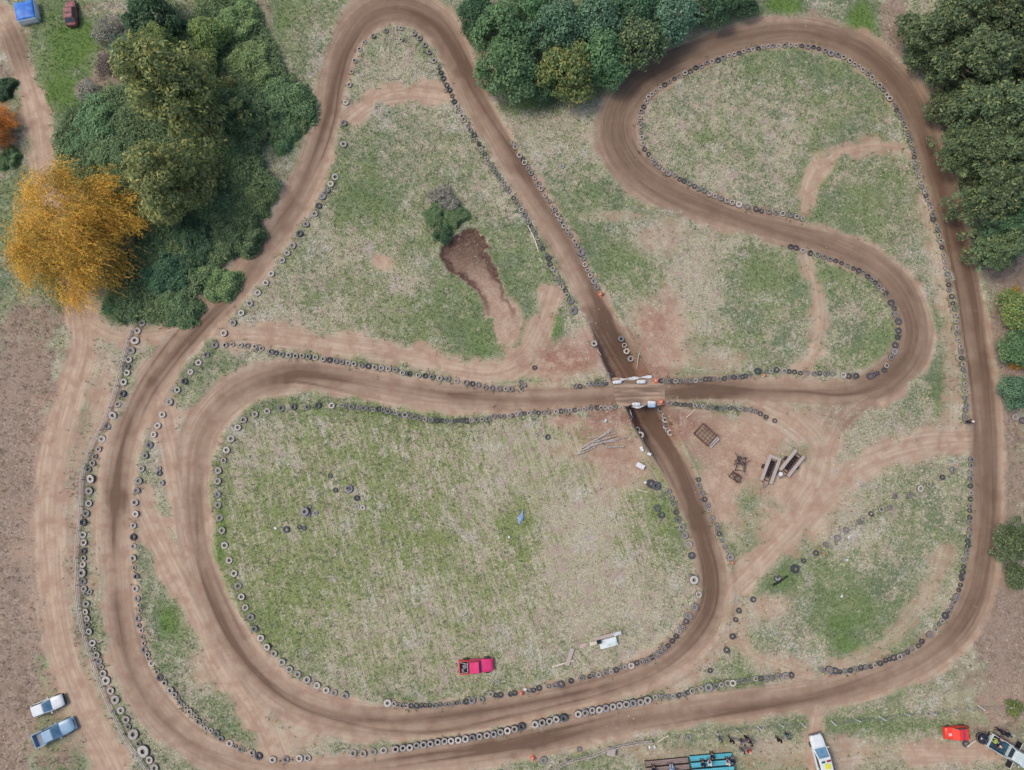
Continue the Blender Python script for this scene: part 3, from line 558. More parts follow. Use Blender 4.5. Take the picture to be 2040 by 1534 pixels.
SINGLES = [  # lone tyres with a label of their own
 (1020, 768, '1103,780', 'B', 'large black tyre half covered by another beside the thin blue pipe'), (1020, 768, '1142,798', 'B', 'large black tyre overlapping its neighbour on the thin blue pipe'),
 (1020, 768, '1156,975', 'b', 'upper of two touching grey tyres on bright grass left of the dark track'), (1020, 768, '1186,1030', 'b', 'lower of two touching grey tyres on bright grass left of the dark track'),
 (510, 768, '740,822', 'B', 'big grey tyre crowned by a smaller one in the large infield'), (510, 768, '632,833', 's', 'small dark tyre just left of the crowned big tyre in the infield'),
 (510, 768, '590,720', 's', 'small dark tyre at the end of the bare streak in the infield'), (510, 768, '802,895', 'm', 'black tyre with grass in its hole below the crowned big tyre'),
 (510, 768, '807,960', 's', 'dark tyre touching a pale one in the middle of the infield'), (510, 768, '850,970', 'm', 'pale grey tyre touching a dark one in the middle of the infield'),
 (510, 768, '395,1000', 'B', 'big grey tyre topping the group in the left of the infield'), (510, 768, '425,968', 's', 'small black tyre tucked against the top of the big infield pair'),
 (510, 768, '408,1022', 'b', 'grey tyre half under the big tyre in the left of the infield'), (510, 768, '475,1015', 's', 'brownish tyre right of the big infield pair'),
 (510, 768, '243,1145', 'b', 'dark green tinged tyre lying lowest left in the infield group'), (510, 768, '345,1125', 's', 'left one of two small dark tyres low in the infield'),
 (510, 768, '383,1135', 's', 'right one of two small dark tyres low in the infield'), (0, 768, '1265,660', 's', 'uppermost of three small tyres on bare soil between the left tracks'),
 (0, 768, '1265,698', 'm', 'middle black one of three tyres on bare soil between the left tracks'), (0, 768, '1287,775', 'm', 'lowest of three tyres on bare soil between the left tracks'),
 (1020, 0, '398,1330', 's', 'lone small tyre in the grass between the diagonal straight and the top right loop'), (1020, 768, '285,410', 'm', 'half buried dark tyre left of the pile of poles'),
 (1020, 1150, '252,1450', 'b', 'lone grey tyre beside the orange cone at the bottom edge'), (1530, 768, '1970,248', 'b', 'pale tyre lying under the teal shrub at the right edge'), (1530, 768, '2030,278', 'b', 'dark tyre cut by the right edge beside the teal shrub'),
 (510, 1150, '1922,832', 's', 'bluish white tyre in the grass near the pink pickup'), (1020, 384, '178,1393', 's', 'lone dark tyre on the red earth left of the bridge'), (1530, 768, '50,280', 's', 'lone dark tyre on bare soil right of the bridge'),
 (1020, 1150, '1405,1275', 'm', 'brown rusty tyre in the grass above the spectator stands'), (1530, 1150, '72,5', 'b', 'dark tyre lying against the short black pole on bare soil'),
 (1020, 1150, '537,1370', 's', 'small grey tyre leaning by the pole fence at the bottom')]
RAD = {'x': 4.2, 's': 4.9, 'm': 5.7, 'b': 6.8, 'B': 8.2, 'T': 11}
WORD = {'x': 'very small', 's': 'small', 'm': 'medium sized', 'b': 'large', 'B': 'extra large', 'T': 'giant tractor'}
def tyre_material(name, dust, blk):
    m, t, b = newmat(name)
    geo = N(t, 'ShaderNodeNewGeometry'); oi = N(t, 'ShaderNodeObjectInfo'); sx = N(t, 'ShaderNodeSeparateXYZ'); t.links.new(geo.outputs['Normal'], sx.inputs['Vector'])
    tc = N(t, 'ShaderNodeTexCoord'); ad = N(t, 'ShaderNodeVectorMath', operation='ADD'); t.links.new(tc.outputs['Object'], ad.inputs[0]); t.links.new(oi.outputs['Location'], ad.inputs[1])
    nz = noise(t, ad.outputs['Vector'], 2.2, 4, .6)
    up = sstep(t, sx.outputs['Z'], .25, .75)
    f = math_(t, 'MULTIPLY', up, math_(t, 'MULTIPLY_ADD', nz, .9, .45), clamp=True)
    f = math_(t, 'MULTIPLY', f, math_(t, 'MULTIPLY_ADD', oi.outputs['Random'], .5, .6), clamp=True)
    t.links.new(mix(t, f, blk, dust), b.inputs['Base Color']); b.inputs['Roughness'].default_value = .85; b.inputs['Specular IOR Level'].default_value = .2
    return m
TM = {'pale': tyre_material('dusty_rubber', C(206, 196, 188), C(40, 38, 40)), 'grey': tyre_material('grey_rubber', C(160, 156, 158), C(40, 40, 44)), 'black': tyre_material('black_rubber', C(96, 98, 108), C(30, 32, 36))}
def tyre_mb(n, hole=.50):
    prof = [(hole, .10), (hole-.02, .03), (hole+.1, 0), (.84, .0), (.96, .06), (1, .16), (1, .40), (.96, .50), (.86, .555), (.72, .56), (hole+.08, .53), (hole-.03, .50), (hole, .45), (.74, .42), (.8, .28), (.74, .13)]
    if n < 16: prof = [(hole, .05), (.9, .0), (1, .16), (1, .40), (.9, .55), (hole+.1, .54), (hole, .48), (.74, .4), (.74, .14)]
    mb = MB(); mb.lathe(prof, n, closed=True); return mb
TY = {k: tyre_mb(26).mesh('tyre', m, True) for k, m in TM.items()}
TYB = {k: tyre_mb(30, .42).mesh('tyre', m, True) for k, m in TM.items()}
allt = []
rng = random.Random(5)
PALEROW = (r1, r2, r3, r4, r14, r21, r12); DARKROW = (r6, r9, r15, r18, r20, r16)
for desc, base, ox, oy, txt, stack in ROWS:
    for e in txt.split():
        sz = base
        if e[-1].isalpha(): sz = e[-1]; e = e[:-1]
        x, y = (float(v) for v in e.split(','))
        r = RAD[sz]*rng.uniform(.93, 1.07)*PX
        q = rng.random()
        tone = ('pale' if q < .78 else 'grey' if q < .95 else 'black') if desc in PALEROW else ('pale' if q < .12 else 'grey' if q < .5 else 'black') if desc in DARKROW else ('pale' if q < .36 else 'grey' if q < .78 else 'black')
        allt.append((r, desc, sz, tone, ox+x/3.994, oy+y/3.994, stack))
allt.sort(key=lambda a: -a[0])
TON = {'pale': 'pale dusty', 'grey': 'mid grey', 'black': 'blackish'}
def put_tyre(r, desc, sz, tone, px, py, lift, label=None, group=None):
    p = P(px, py, -.03-rng.random()*.05+lift); mesh = (TYB if sz in 'BT' else TY)[tone]
    o = link('tyre', mesh, None, p, (rng.gauss(0, .09), rng.gauss(0, .09), rng.random()*6.28), (r, r, min(r, .62)*rng.uniform(.9, 1.1)))
    tag(o, label or f'{WORD[sz]} {TON[tone]} tyre {desc}', 'tyre', group or f'tyres {desc}'); return o
single_n = len(SINGLES); left = 300-single_n; stuff = []
n_ind = 0
for r, desc, sz, tone, px, py, stack in allt:
    for lift in ((0, .98) if stack else (0,)):
        if n_ind < left:
            hgt = min(r, .62)*.56
            o = put_tyre(r, desc, sz, tone, px, py, lift*hgt)
            if stack and desc == r4: o['label'] = f'{WORD[sz]} {TON[tone]} tyre, {"upper" if lift else "lower"} of two {desc}'
            if stack and desc == r12: o['label'] = f'{WORD[sz]} {TON[tone]} tyre, {"upper" if lift else "lower"} of two {desc}'
            n_ind += 1
        else: stuff.append((r, tone, px, py, lift*min(r, .62)*.56))
for ox, oy, e, sz, lab in SINGLES:
    x, y = (float(v) for v in e.split(',')); tone = 'pale' if 'pale' in lab or 'white' in lab else 'black' if 'black' in lab or 'dark' in lab else 'grey'
    lift = .3 if 'overlapping' in lab or 'topping' in lab else 0
    o = put_tyre(RAD[sz]*PX, '', sz, tone, ox+x/3.994, oy+y/3.994, lift, lab, None); del o['group']
# a small tyre on top of the crowned one
o = put_tyre(4.6*PX, '', 's', 'grey', 694, 972, .34, 'small grey tyre lying on top of a bigger one in the infield'); del o['group']
# the rest of the rows, smallest in the picture, as one object
proto = tyre_mb(14); pv = np.array(proto.v); pf = np.array(proto.f); VS, FS, MI = [], [], []
for i, (r, tone, px, py, lift) in enumerate(stuff):
    p = P(px, py, -.02+lift); a = rng.gauss(0, .08); b_ = rng.gauss(0, .08)
    v = pv*np.array([r, r, r*rng.uniform(.85, 1.15)]); v = v+np.stack([v[:, 2]*a, v[:, 2]*b_, -(v[:, 0]*a+v[:, 1]*b_)], 1)
    VS.append(v+np.array(p)); FS.append(pf+len(pv)*i); MI += [list(TM).index(tone)]*len(pf)
me = np_mesh('tyre_rows', np.concatenate(VS), np.concatenate(FS), list(TM.values()), None, True); me.polygons.foreach_set('material_index', MI)
tag(link('tyre_rows', me), 'close rows of small car tyres edging the dirt track', 'tyres', kind='stuff')
def weeds():
    m, t, b = newmat('weed_blade'); at = N(t, 'ShaderNodeAttribute', attribute_name='tint'); t.links.new(at.outputs['Color'], b.inputs['Base Color']); b.inputs['Roughness'].default_value = .8
    q = np.array([G(a[4], a[5]) for a in allt]); rep = 5; c = np.repeat(q, rep, 0)+RNG.normal(0, .42, (len(q)*rep, 2)); x, y = c[:, 0], c[:, 1]
    keep = RNG.random(len(x)) > np.clip(grid_at(dirt, x, y), 0, 1)*.8; x, y = x[keep], y[keep]; n = len(x); z = grid_at(ZZ, x, y); k = 7
    yaw = RNG.uniform(0, 2*np.pi, (n, k)); ln = RNG.uniform(.2, .5, (n, k)); lean = RNG.uniform(.2, 1.1, (n, k)); wd = RNG.uniform(.02, .05, (n, k))
    base = np.stack([x, y, z-.02], -1)[:, None, :]+np.stack([np.cos(yaw), np.sin(yaw), yaw*0], -1)*.07
    tip = base+np.stack([np.cos(yaw)*np.sin(lean)*ln, np.sin(yaw)*np.sin(lean)*ln, np.cos(lean)*ln], -1); sd_ = np.stack([-np.sin(yaw), np.cos(yaw), yaw*0], -1)*wd[..., None]
    vs = np.stack([base-sd_, base+sd_, tip], 2).reshape(-1, 3); pal = np.array([C(96, 120, 66)[:3], C(120, 138, 82)[:3], C(168, 160, 118)[:3], C(84, 104, 66)[:3]])
    col = pal[RNG.choice(4, n, p=[.35, .3, .2, .15])]*RNG.uniform(.8, 1.15, (n, 1)); col = np.concatenate([col, np.ones((n, 1))], 1)
    tag(link('weeds', np_mesh('weeds', vs, np.arange(len(vs)).reshape(-1, 3), m, {'tint': np.repeat(col, k*3, 0)})), 'unmown weeds growing round the tyre rows', 'weeds', kind='stuff')
weeds()
print('tyres', len(allt), 'individual', n_ind+single_n, 'stuff', len(stuff))
# ------------------------------------------------------------------ trees and bushes
def leaves(cent, nrm, size, aspect, rng, jit=.6, tint=None):
    """diamond leaves (one folded quad each) about the points cent, facing roughly along nrm"""
    n = len(cent); d = nrm+rng.normal(0, jit, (n, 3)); d /= np.linalg.norm(d, axis=1)[:, None]+1e-9
    r = rng.normal(0, 1, (n, 3)); a = np.cross(d, r); a /= np.linalg.norm(a, axis=1)[:, None]+1e-9; b = np.cross(d, a)
    s = (size*rng.uniform(.65, 1.35, n))[:, None]; a = a*s; b = b*s*aspect
    v = np.stack([cent-a, cent+b+d*s*.15, cent+a, cent-b+d*s*.15], 1).reshape(-1, 3)
    t = rng.random(n) if tint is None else np.clip(tint+rng.normal(0, .18, n), 0, 1)
    at = np.stack([t, rng.random(n), t*0, t*0+1], 1)
    return v, np.repeat(at, 4, 0)
def fmesh(name, parts):
    v = np.concatenate([p[0] for p in parts]); a = np.concatenate([p[1] for p in parts]); f = np.arange(len(v)).reshape(-1, 4)
    return np_mesh(name, v, f, [], {'tint': a})
def dome_points(n, rng, rx, ry, rz, low=-.25, shell=.5):
    p = rng.normal(0, 1, (n*3, 3)); p /= np.linalg.norm(p, axis=1)[:, None]; p = p[p[:, 2] > low][:n]
    q = rng.uniform(shell, 1, len(p))[:, None]**.6
    return p*q*np.array([rx, ry, rz]), p
def crown_round(seed, nclump=90, per=75, R0=4.0, flat=.8, cr=(.7, 1.15), leaf=.2, asp=.55):
    rng = np.random.default_rng(seed); c, d = dome_points(nclump, rng, R0*.86, R0*.86, R0*flat, -.3, .55)
    c[:, :2] *= (1+.22*np.sin(np.arctan2(c[:, 1], c[:, 0])*3+seed))[:, None]
    P_ = []
    for i in range(len(c)):
        cr_ = rng.uniform(*cr); l, n_ = dome_points(per, rng, cr_, cr_, cr_*.75, -.45, .75)
        l = l*rng.uniform(.75, 1.3, (len(l), 1)); P_.append(leaves(c[i]+l, n_+np.array([0, 0, .5]), leaf, asp, rng, .55, rng.uniform(.2, .8)))
    return fmesh('crown', P_)
def crown_olive(seed, nclump=210, per=80, R0=3.2, hgt=5.8, leaf=.16):
    """tall broken crown of many small upright tufts, wider below"""
    rng = np.random.default_rng(seed); P_ = []
    lobes = [(lambda h_: (rng.uniform(-.7, .7)*R0*(1.05-.6*h_), rng.uniform(-.7, .7)*R0*(1.05-.6*h_), h_*hgt, rng.uniform(.34, .58)*R0))(k_/13) for k_ in range(14)]
    for i in range(nclump):
        lx, ly, lz, lr = lobes[i % len(lobes)]; v = rng.normal(0, 1, 3); v /= np.linalg.norm(v); v[2] = abs(v[2])*.9-.25
        c = np.array([lx, ly, lz])+v*lr; cr = rng.uniform(.38, .7)
        l, n_ = dome_points(per, rng, cr, cr, cr*.8, -.2, .5)
        l = l*rng.uniform(.75, 1.35, (len(l), 1)); P_.append(leaves(c+l, n_*.8+np.array([0, 0, .4]), leaf, .4, rng, .5, np.clip(.25+.5*rng.random()+.15*v[2], 0, 1)))
    return fmesh('crown', P_)
def crown_bramble(seed, n=820, R0=4.0, hgt=1.9, leaf=.13):
    """tangle of arching leafy canes with hollows and a ragged outline"""
    rng = np.random.default_rng(seed); P_ = []
    ph = rng.uniform(0, 6.28, 5)
    def rad(th): return R0*(.78+.13*np.sin(2*th+ph[0])+.10*np.sin(3*th+ph[1])+.08*np.sin(5*th+ph[2])+.05*np.sin(9*th+ph[3]))
    hump = [(rng.uniform(-.7, .7)*R0, rng.uniform(-.7, .7)*R0, rng.uniform(.25, .55)*R0, rng.uniform(.6, .95)*hgt) for _ in range(13)]
    def top(x, y):
        z = np.full_like(x, hgt*.5)
        for hx, hy, hr, hh in hump: z = np.maximum(z, hh*np.sqrt(np.clip(1-((x-hx)**2+(y-hy)**2)/hr**2, 0, 1)))
        q = np.hypot(x, y)/rad(np.arctan2(y, x)); return z*np.clip(1.25*(1-q**5), .1, 1)
    for i in range(n):
        a = rng.uniform(0, 6.28); q = rad(a)*np.sqrt(rng.random()); x0, y0 = q*np.cos(a), q*np.sin(a)
        yaw = rng.uniform(0, 6.28); L = rng.uniform(.8, 2.2); k = 15; t = np.linspace(-.5, .5, k)
        bend = rng.uniform(-.6, .6); x = x0+L*t*np.cos(yaw)-bend*t*t*np.sin(yaw)*L; y = y0+L*t*np.sin(yaw)+bend*t*t*np.cos(yaw)*L
        z = top(x, y)*rng.uniform(.75, 1.03)+rng.uniform(-.05, .3)*(1-4*t*t); ok = np.hypot(x, y) < rad(np.arctan2(y, x))*1.1
        c = np.stack([x, y, z], 1)[ok]+rng.normal(0, .05, (ok.sum(), 3))
        if len(c): P_.append(leaves(c, np.tile([0, 0, 1.0], (len(c), 1)), leaf, .42, rng, .38, rng.beta(1.2, 1.4)))
    x = rng.uniform(-R0, R0, 4200); y = rng.uniform(-R0, R0, 4200); ok = np.hypot(x, y) < rad(np.arctan2(y, x))*.97; x, y = x[ok], y[ok]
    P_.append(leaves(np.stack([x, y, top(x, y)*rng.uniform(.3, .8, len(x))], 1), np.tile([0, 0, 1.0], (len(x), 1)), leaf*1.6, .6, rng, .5, .3))
    return fmesh('crown', P_)
def crown_willow(seed):
    """weeping strands in clumps, drawn one way by the wind"""
    rng = np.random.default_rng(seed); P_ = []; wind = np.array([.62, -.34, 0])
    lob = [(0, .3, 2.6, 3.9)]+[(5.1*np.cos(a_)+rng.normal(0, .5), 4.9*np.sin(a_)+rng.normal(0, .5), rng.uniform(-1.2, 1.6), rng.uniform(2.0, 3.4)) for a_ in np.arange(10)*.6283+rng.normal(0, .12, 10)]+[(rng.uniform(-4, 4), rng.uniform(-4, 4), rng.uniform(1.0, 3.0), rng.uniform(1.6, 2.4)) for _ in range(5)]
    c, d = [], []
    for lx, ly, lz, lr in lob:
        p_, d_ = dome_points(max(5, int(lr*lr*1.5)), rng, lr, lr, lr*.75, -.2, .6); c.append(p_+np.array([lx, ly, lz])); d.append(d_)
    c = np.concatenate(c); d = np.concatenate(d)
    for i in range(len(c)):
        t0 = rng.choice([.08, .3, .6, .85, 1.0], p=[.16, .2, .24, .24, .16]); yaw = rng.normal(0, .3); w_ = np.array([wind[0]*np.cos(yaw)-wind[1]*np.sin(yaw), wind[0]*np.sin(yaw)+wind[1]*np.cos(yaw), 0])*rng.uniform(.4, 1.2); spread = rng.uniform(.55, 1.0)
        for s in range(int(rng.integers(28, 54))):
            st = c[i]+rng.normal(0, spread, 3)*np.array([1, 1, .5]); dv = d[i]*np.array([.42, .42, .25])+w_*1.15+rng.normal(0, .26, 3); dv /= np.linalg.norm(dv)
            k = 8; L = rng.uniform(.6, 1.7); u = np.linspace(0, 1, k)[:, None]
            pts = st+dv*L*u+np.array([0, 0, -1.0])*L*.5*u*u+rng.normal(0, .08, (k, 3))
            dr = np.gradient(pts, axis=0); dr /= np.linalg.norm(dr, axis=1)[:, None]
            sd_ = np.cross(dr, np.tile(rng.normal(0, .5, 3)+np.array([0, 0, 1.0]), (k, 1))); sd_ /= np.linalg.norm(sd_, axis=1)[:, None]+1e-9
            ln = L/k*.8; wd = rng.uniform(.03, .065)
            v = np.stack([pts-dr*ln, pts+sd_*wd, pts+dr*ln, pts-sd_*wd], 1).reshape(-1, 3)
            tt = np.clip(t0+rng.normal(0, .25), 0, 1); at = np.array([tt, rng.random(), 0, 1])
            P_.append((v, np.tile(at, (k*4, 1))))
        m = 90; q = c[i]*.9+rng.normal(0, .7, (m, 3)); P_.append(leaves(q, np.tile(d[i], (m, 1)), .16, .4, rng, .7, t0*.6))
    return fmesh('crown', P_)
def crown_twig(seed, n=560, R0=2.0, hgt=1.6):
    rng = np.random.default_rng(seed); a = rng.uniform(0, 6.28, n); q = R0*np.sqrt(rng.random(n))*(.8+.2*np.sin(3*a+seed)+.14*np.sin(7*a)); x, y = q*np.cos(a), q*np.sin(a)
    z = hgt*np.sqrt(np.clip(1-q*q/R0/R0*.9, 0, 1))*rng.uniform(.2, 1, n)
    return fmesh('crown', [leaves(np.stack([x, y, z], 1), np.tile([0, 0, 1.0], (n, 1)), .3, .09, rng, .7), leaves(np.stack([x, y, z*.8], 1), np.tile([0, 0, 1.0], (n, 1)), .11, .6, rng, .7)])
CR_ = {'round': [crown_round(1), crown_round(2), crown_round(3)], 'olive': [crown_olive(4), crown_olive(5)], 'bramble': [crown_bramble(6), crown_bramble(7), crown_bramble(8)],
       'willow': [crown_willow(9)], 'twig': [crown_twig(10), crown_twig(11)], 'shrub': [crown_round(12, 34, 60, 1.6, .75, (.35, .6), .13, .5), crown_round(13, 34, 60, 1.6, .75, (.35, .6), .13, .5)]}
BASE = {'round': 4.4, 'olive': 3.4, 'bramble': 4.0, 'willow': 9.3, 'twig': 2.0, 'shrub': 1.9}
LK = 1.15
L = {'deep': leafmat('deep_green_leaves', C(50, 76, 56, 1.2), C(94, 122, 88, 1.2), None, .35), 'mid': leafmat('mid_green_leaves', C(64, 92, 62, 1.25), C(114, 140, 96, 1.25), None, .35), 'teal': leafmat('blue_green_leaves', C(60, 88, 66, 1.2), C(108, 136, 106, 1.2)),
     'yellow': leafmat('yellow_green_leaves', C(78, 100, 62, 1.25), C(126, 144, 90, 1.25), C(158, 150, 80, 1.2), .35), 'olive': leafmat('olive_leaves', C(78, 92, 58, 1.3), C(138, 146, 96, 1.3), C(164, 158, 90, 1.3), .35), 'dolive': leafmat('dark_olive_leaves', C(52, 68, 52, 1.2), C(100, 116, 82, 1.25), C(132, 138, 88, 1.25), .3),
     'gold': leafmat('golden_leaves', C(122, 108, 52, 1.1), C(218, 170, 80, 1.1), C(212, 148, 68, 1.1), .4), 'rust': leafmat('orange_leaves', C(178, 130, 66, LK), C(228, 166, 78, LK), None, .35), 'grey': leafmat('grey_twigs', C(106, 104, 94, LK), C(164, 160, 148, LK)), 'purple': leafmat('brown_twigs', C(92, 80, 78, LK), C(140, 128, 116, LK)),
     'bram': leafmat('bramble_leaves', C(66, 94, 64, 1.35), C(116, 140, 98, 1.35), C(146, 158, 112, 1.35), .4), 'bram2': leafmat('pale_bramble_leaves', C(76, 100, 62, 1.35), C(132, 150, 100, 1.35), C(156, 164, 116, 1.35), .4)}
def thicket():
    """knee to chest high bramble carpet filling the thicket between the bushes"""
    poly = np.array(Gs([(470,-30),(510,40),(545,110),(605,190),(622,235),(596,262),(552,292),(540,345),(556,400),(530,450),(488,515),(440,575),(392,618),(330,640),(270,640),(215,620),(225,560),(290,480),(200,400),(120,330),(118,280),(150,215),(205,190),(262,180),(290,120),(390,60),(400,-30)]))
    rng = np.random.default_rng(21); lo_, hi_ = poly.min(0), poly.max(0)
    def inside(x, y):
        c = np.zeros(x.shape, bool)
        for i in range(len(poly)):
            a, b = poly[i], poly[(i+1) % len(poly)]; k = (a[1] > y) != (b[1] > y); c ^= k & (x < (b[0]-a[0])*(y-a[1])/(b[1]-a[1]+1e-9)+a[0])
        return c
    gap = Gs([(560,330),(540,300),(405,530),(340,62)])
    def top(x, y): return .35+1.5*fbm(x, y, 121, .28, 4)**1.3
    n = 26000; x0 = rng.uniform(lo_[0], hi_[0], n); y0 = rng.uniform(lo_[1], hi_[1], n); wobx = (fbm(x0, y0, 131, .5, 3)-.5)*2.5; ok = inside(x0+wobx, y0+wobx) & (grid_at(D-HW, x0, y0) > .7) & (grid_at(dirt, x0, y0) < .35)
    for (gx_, gy_), r_ in zip(gap, (2.2, 1.6, 1.3, 2.2)): ok &= np.hypot(x0-gx_, y0-gy_) > r_
    x0, y0 = x0[ok], y0[ok]; n = len(x0); k = 14; t = np.linspace(-.5, .5, k)[None]; yaw = rng.uniform(0, 6.28, (n, 1)); L_ = rng.uniform(.7, 2.0, (n, 1)); bd = rng.uniform(-.6, .6, (n, 1))
    x = x0[:, None]+L_*(t*np.cos(yaw)-bd*t*t*np.sin(yaw)); y = y0[:, None]+L_*(t*np.sin(yaw)+bd*t*t*np.cos(yaw))
    gz = grid_at(ZZ, x0, y0)[:, None]; z = gz+top(x, y)*rng.uniform(.6, 1.0, (n, 1))+rng.uniform(-.05, .3, (n, 1))*(1-4*t*t)
    c = np.stack([x, y, z], -1).reshape(-1, 3)+rng.normal(0, .05, (n*k, 3)); tint = np.repeat(rng.beta(1.3, 1.5, n), k)
    v, a = leaves(c, np.tile([0, 0, 1.0], (len(c), 1)), .13, .42, rng, .38, tint)
    m = 9000; q = rng.integers(0, n, m); xi = x0[q]+rng.normal(0, .3, m); yi = y0[q]+rng.normal(0, .3, m)
    v2, a2 = leaves(np.stack([xi, yi, grid_at(ZZ, xi, yi)+top(xi, yi)*rng.uniform(.2, .6, m)], -1), np.tile([0, 0, 1.0], (m, 1)), .3, .6, rng, .5, .25)
    me = fmesh('bramble_thicket', [(v, a), (v2, a2)]); o = link('bramble_thicket', me, mat=L['bram'])
    tag(o, 'dense dark green bramble carpet filling the thicket between willow and left straight', 'brambles', kind='stuff')
thicket()
def trunk_mesh(h, r, spread, seed, top=.75):
    rr = random.Random(seed); mb = MB(); bend = (rr.uniform(-.2, .2)*h*.3, rr.uniform(-.2, .2)*h*.3)
    pts = [(bend[0]*t*t, bend[1]*t*t, h*t-.15) for t in (0, .1, .35, .65, 1)]
    mb.tube(pts, [r*1.5, r*1.1, r*.95, r*.75, r*.4], 9)
    for i in range(7):
        t = rr.uniform(.35, .95); a = rr.uniform(0, 6.28); b = Vector((bend[0]*t*t, bend[1]*t*t, h*t-.15)); e = spread*rr.uniform(.5, .9)
        mb.tube([b, b+Vector((math.cos(a)*e*.5, math.sin(a)*e*.5, e*.35)), b+Vector((math.cos(a+.2)*e, math.sin(a+.2)*e, e*.6))], [r*.5, r*.32, r*.1], 6)
    return mb.mesh('trunk', M['bark'], True)
TR_ = {'round': trunk_mesh(3.6, .24, 2.6, 1), 'olive': trunk_mesh(5.5, .26, 1.8, 2), 'willow': trunk_mesh(5.2, .5, 4.0, 3), 'shrub': trunk_mesh(1.0, .06, 1.0, 4), 'bramble': trunk_mesh(.8, .05, 2.4, 5), 'twig': trunk_mesh(.8, .05, 1.2, 6)}
ZB = {'round': 2.9, 'olive': 1.5, 'willow': 3.6, 'shrub': .7, 'bramble': .0, 'twig': .0}
tn = [0]
def plant(kind, px, py, rpx, tone, label, cat='tree', group=None, zk=1.0, name=None):
    """a plant whose crown is seen at (px, py) with the radius rpx in survey pixels"""
    i = tn[0]; tn[0] += 1; s = rpx*PX/BASE[kind]; hc = {'round': 4.6, 'olive': 4.6, 'willow': 6.5, 'shrub': 1.1, 'bramble': 1.2, 'twig': .8}[kind]*s*zk
    s *= (H-hc)/H; x, y = G(px, py, hc); z = zat(x, y)
    nm = name or {'round': 'broadleaf_tree', 'olive': 'eucalyptus_tree', 'willow': 'willow_tree', 'shrub': 'shrub', 'bramble': 'bramble_bush', 'twig': 'bare_bush'}[kind]
    root = empty(nm, (x, y, z), 0 if kind == 'willow' else random.Random(i*7+1).random()*6.28); tag(root, label, cat, group)
    link('trunk' if cat == 'tree' else 'stems', TR_[kind], root, (0, 0, 0), sc=(s, s, s*zk))
    link('crown', CR_[kind][i % len(CR_[kind])], root, (0, 0, ZB[kind]*s*zk), sc=(s, s, s*zk), mat=L[tone])
    return root
th1 = 'bushes of the thicket behind the tall left trees'
th2 = 'trees of the grove between the two top loops'
th3 = 'trees of the dark wood along the right edge'
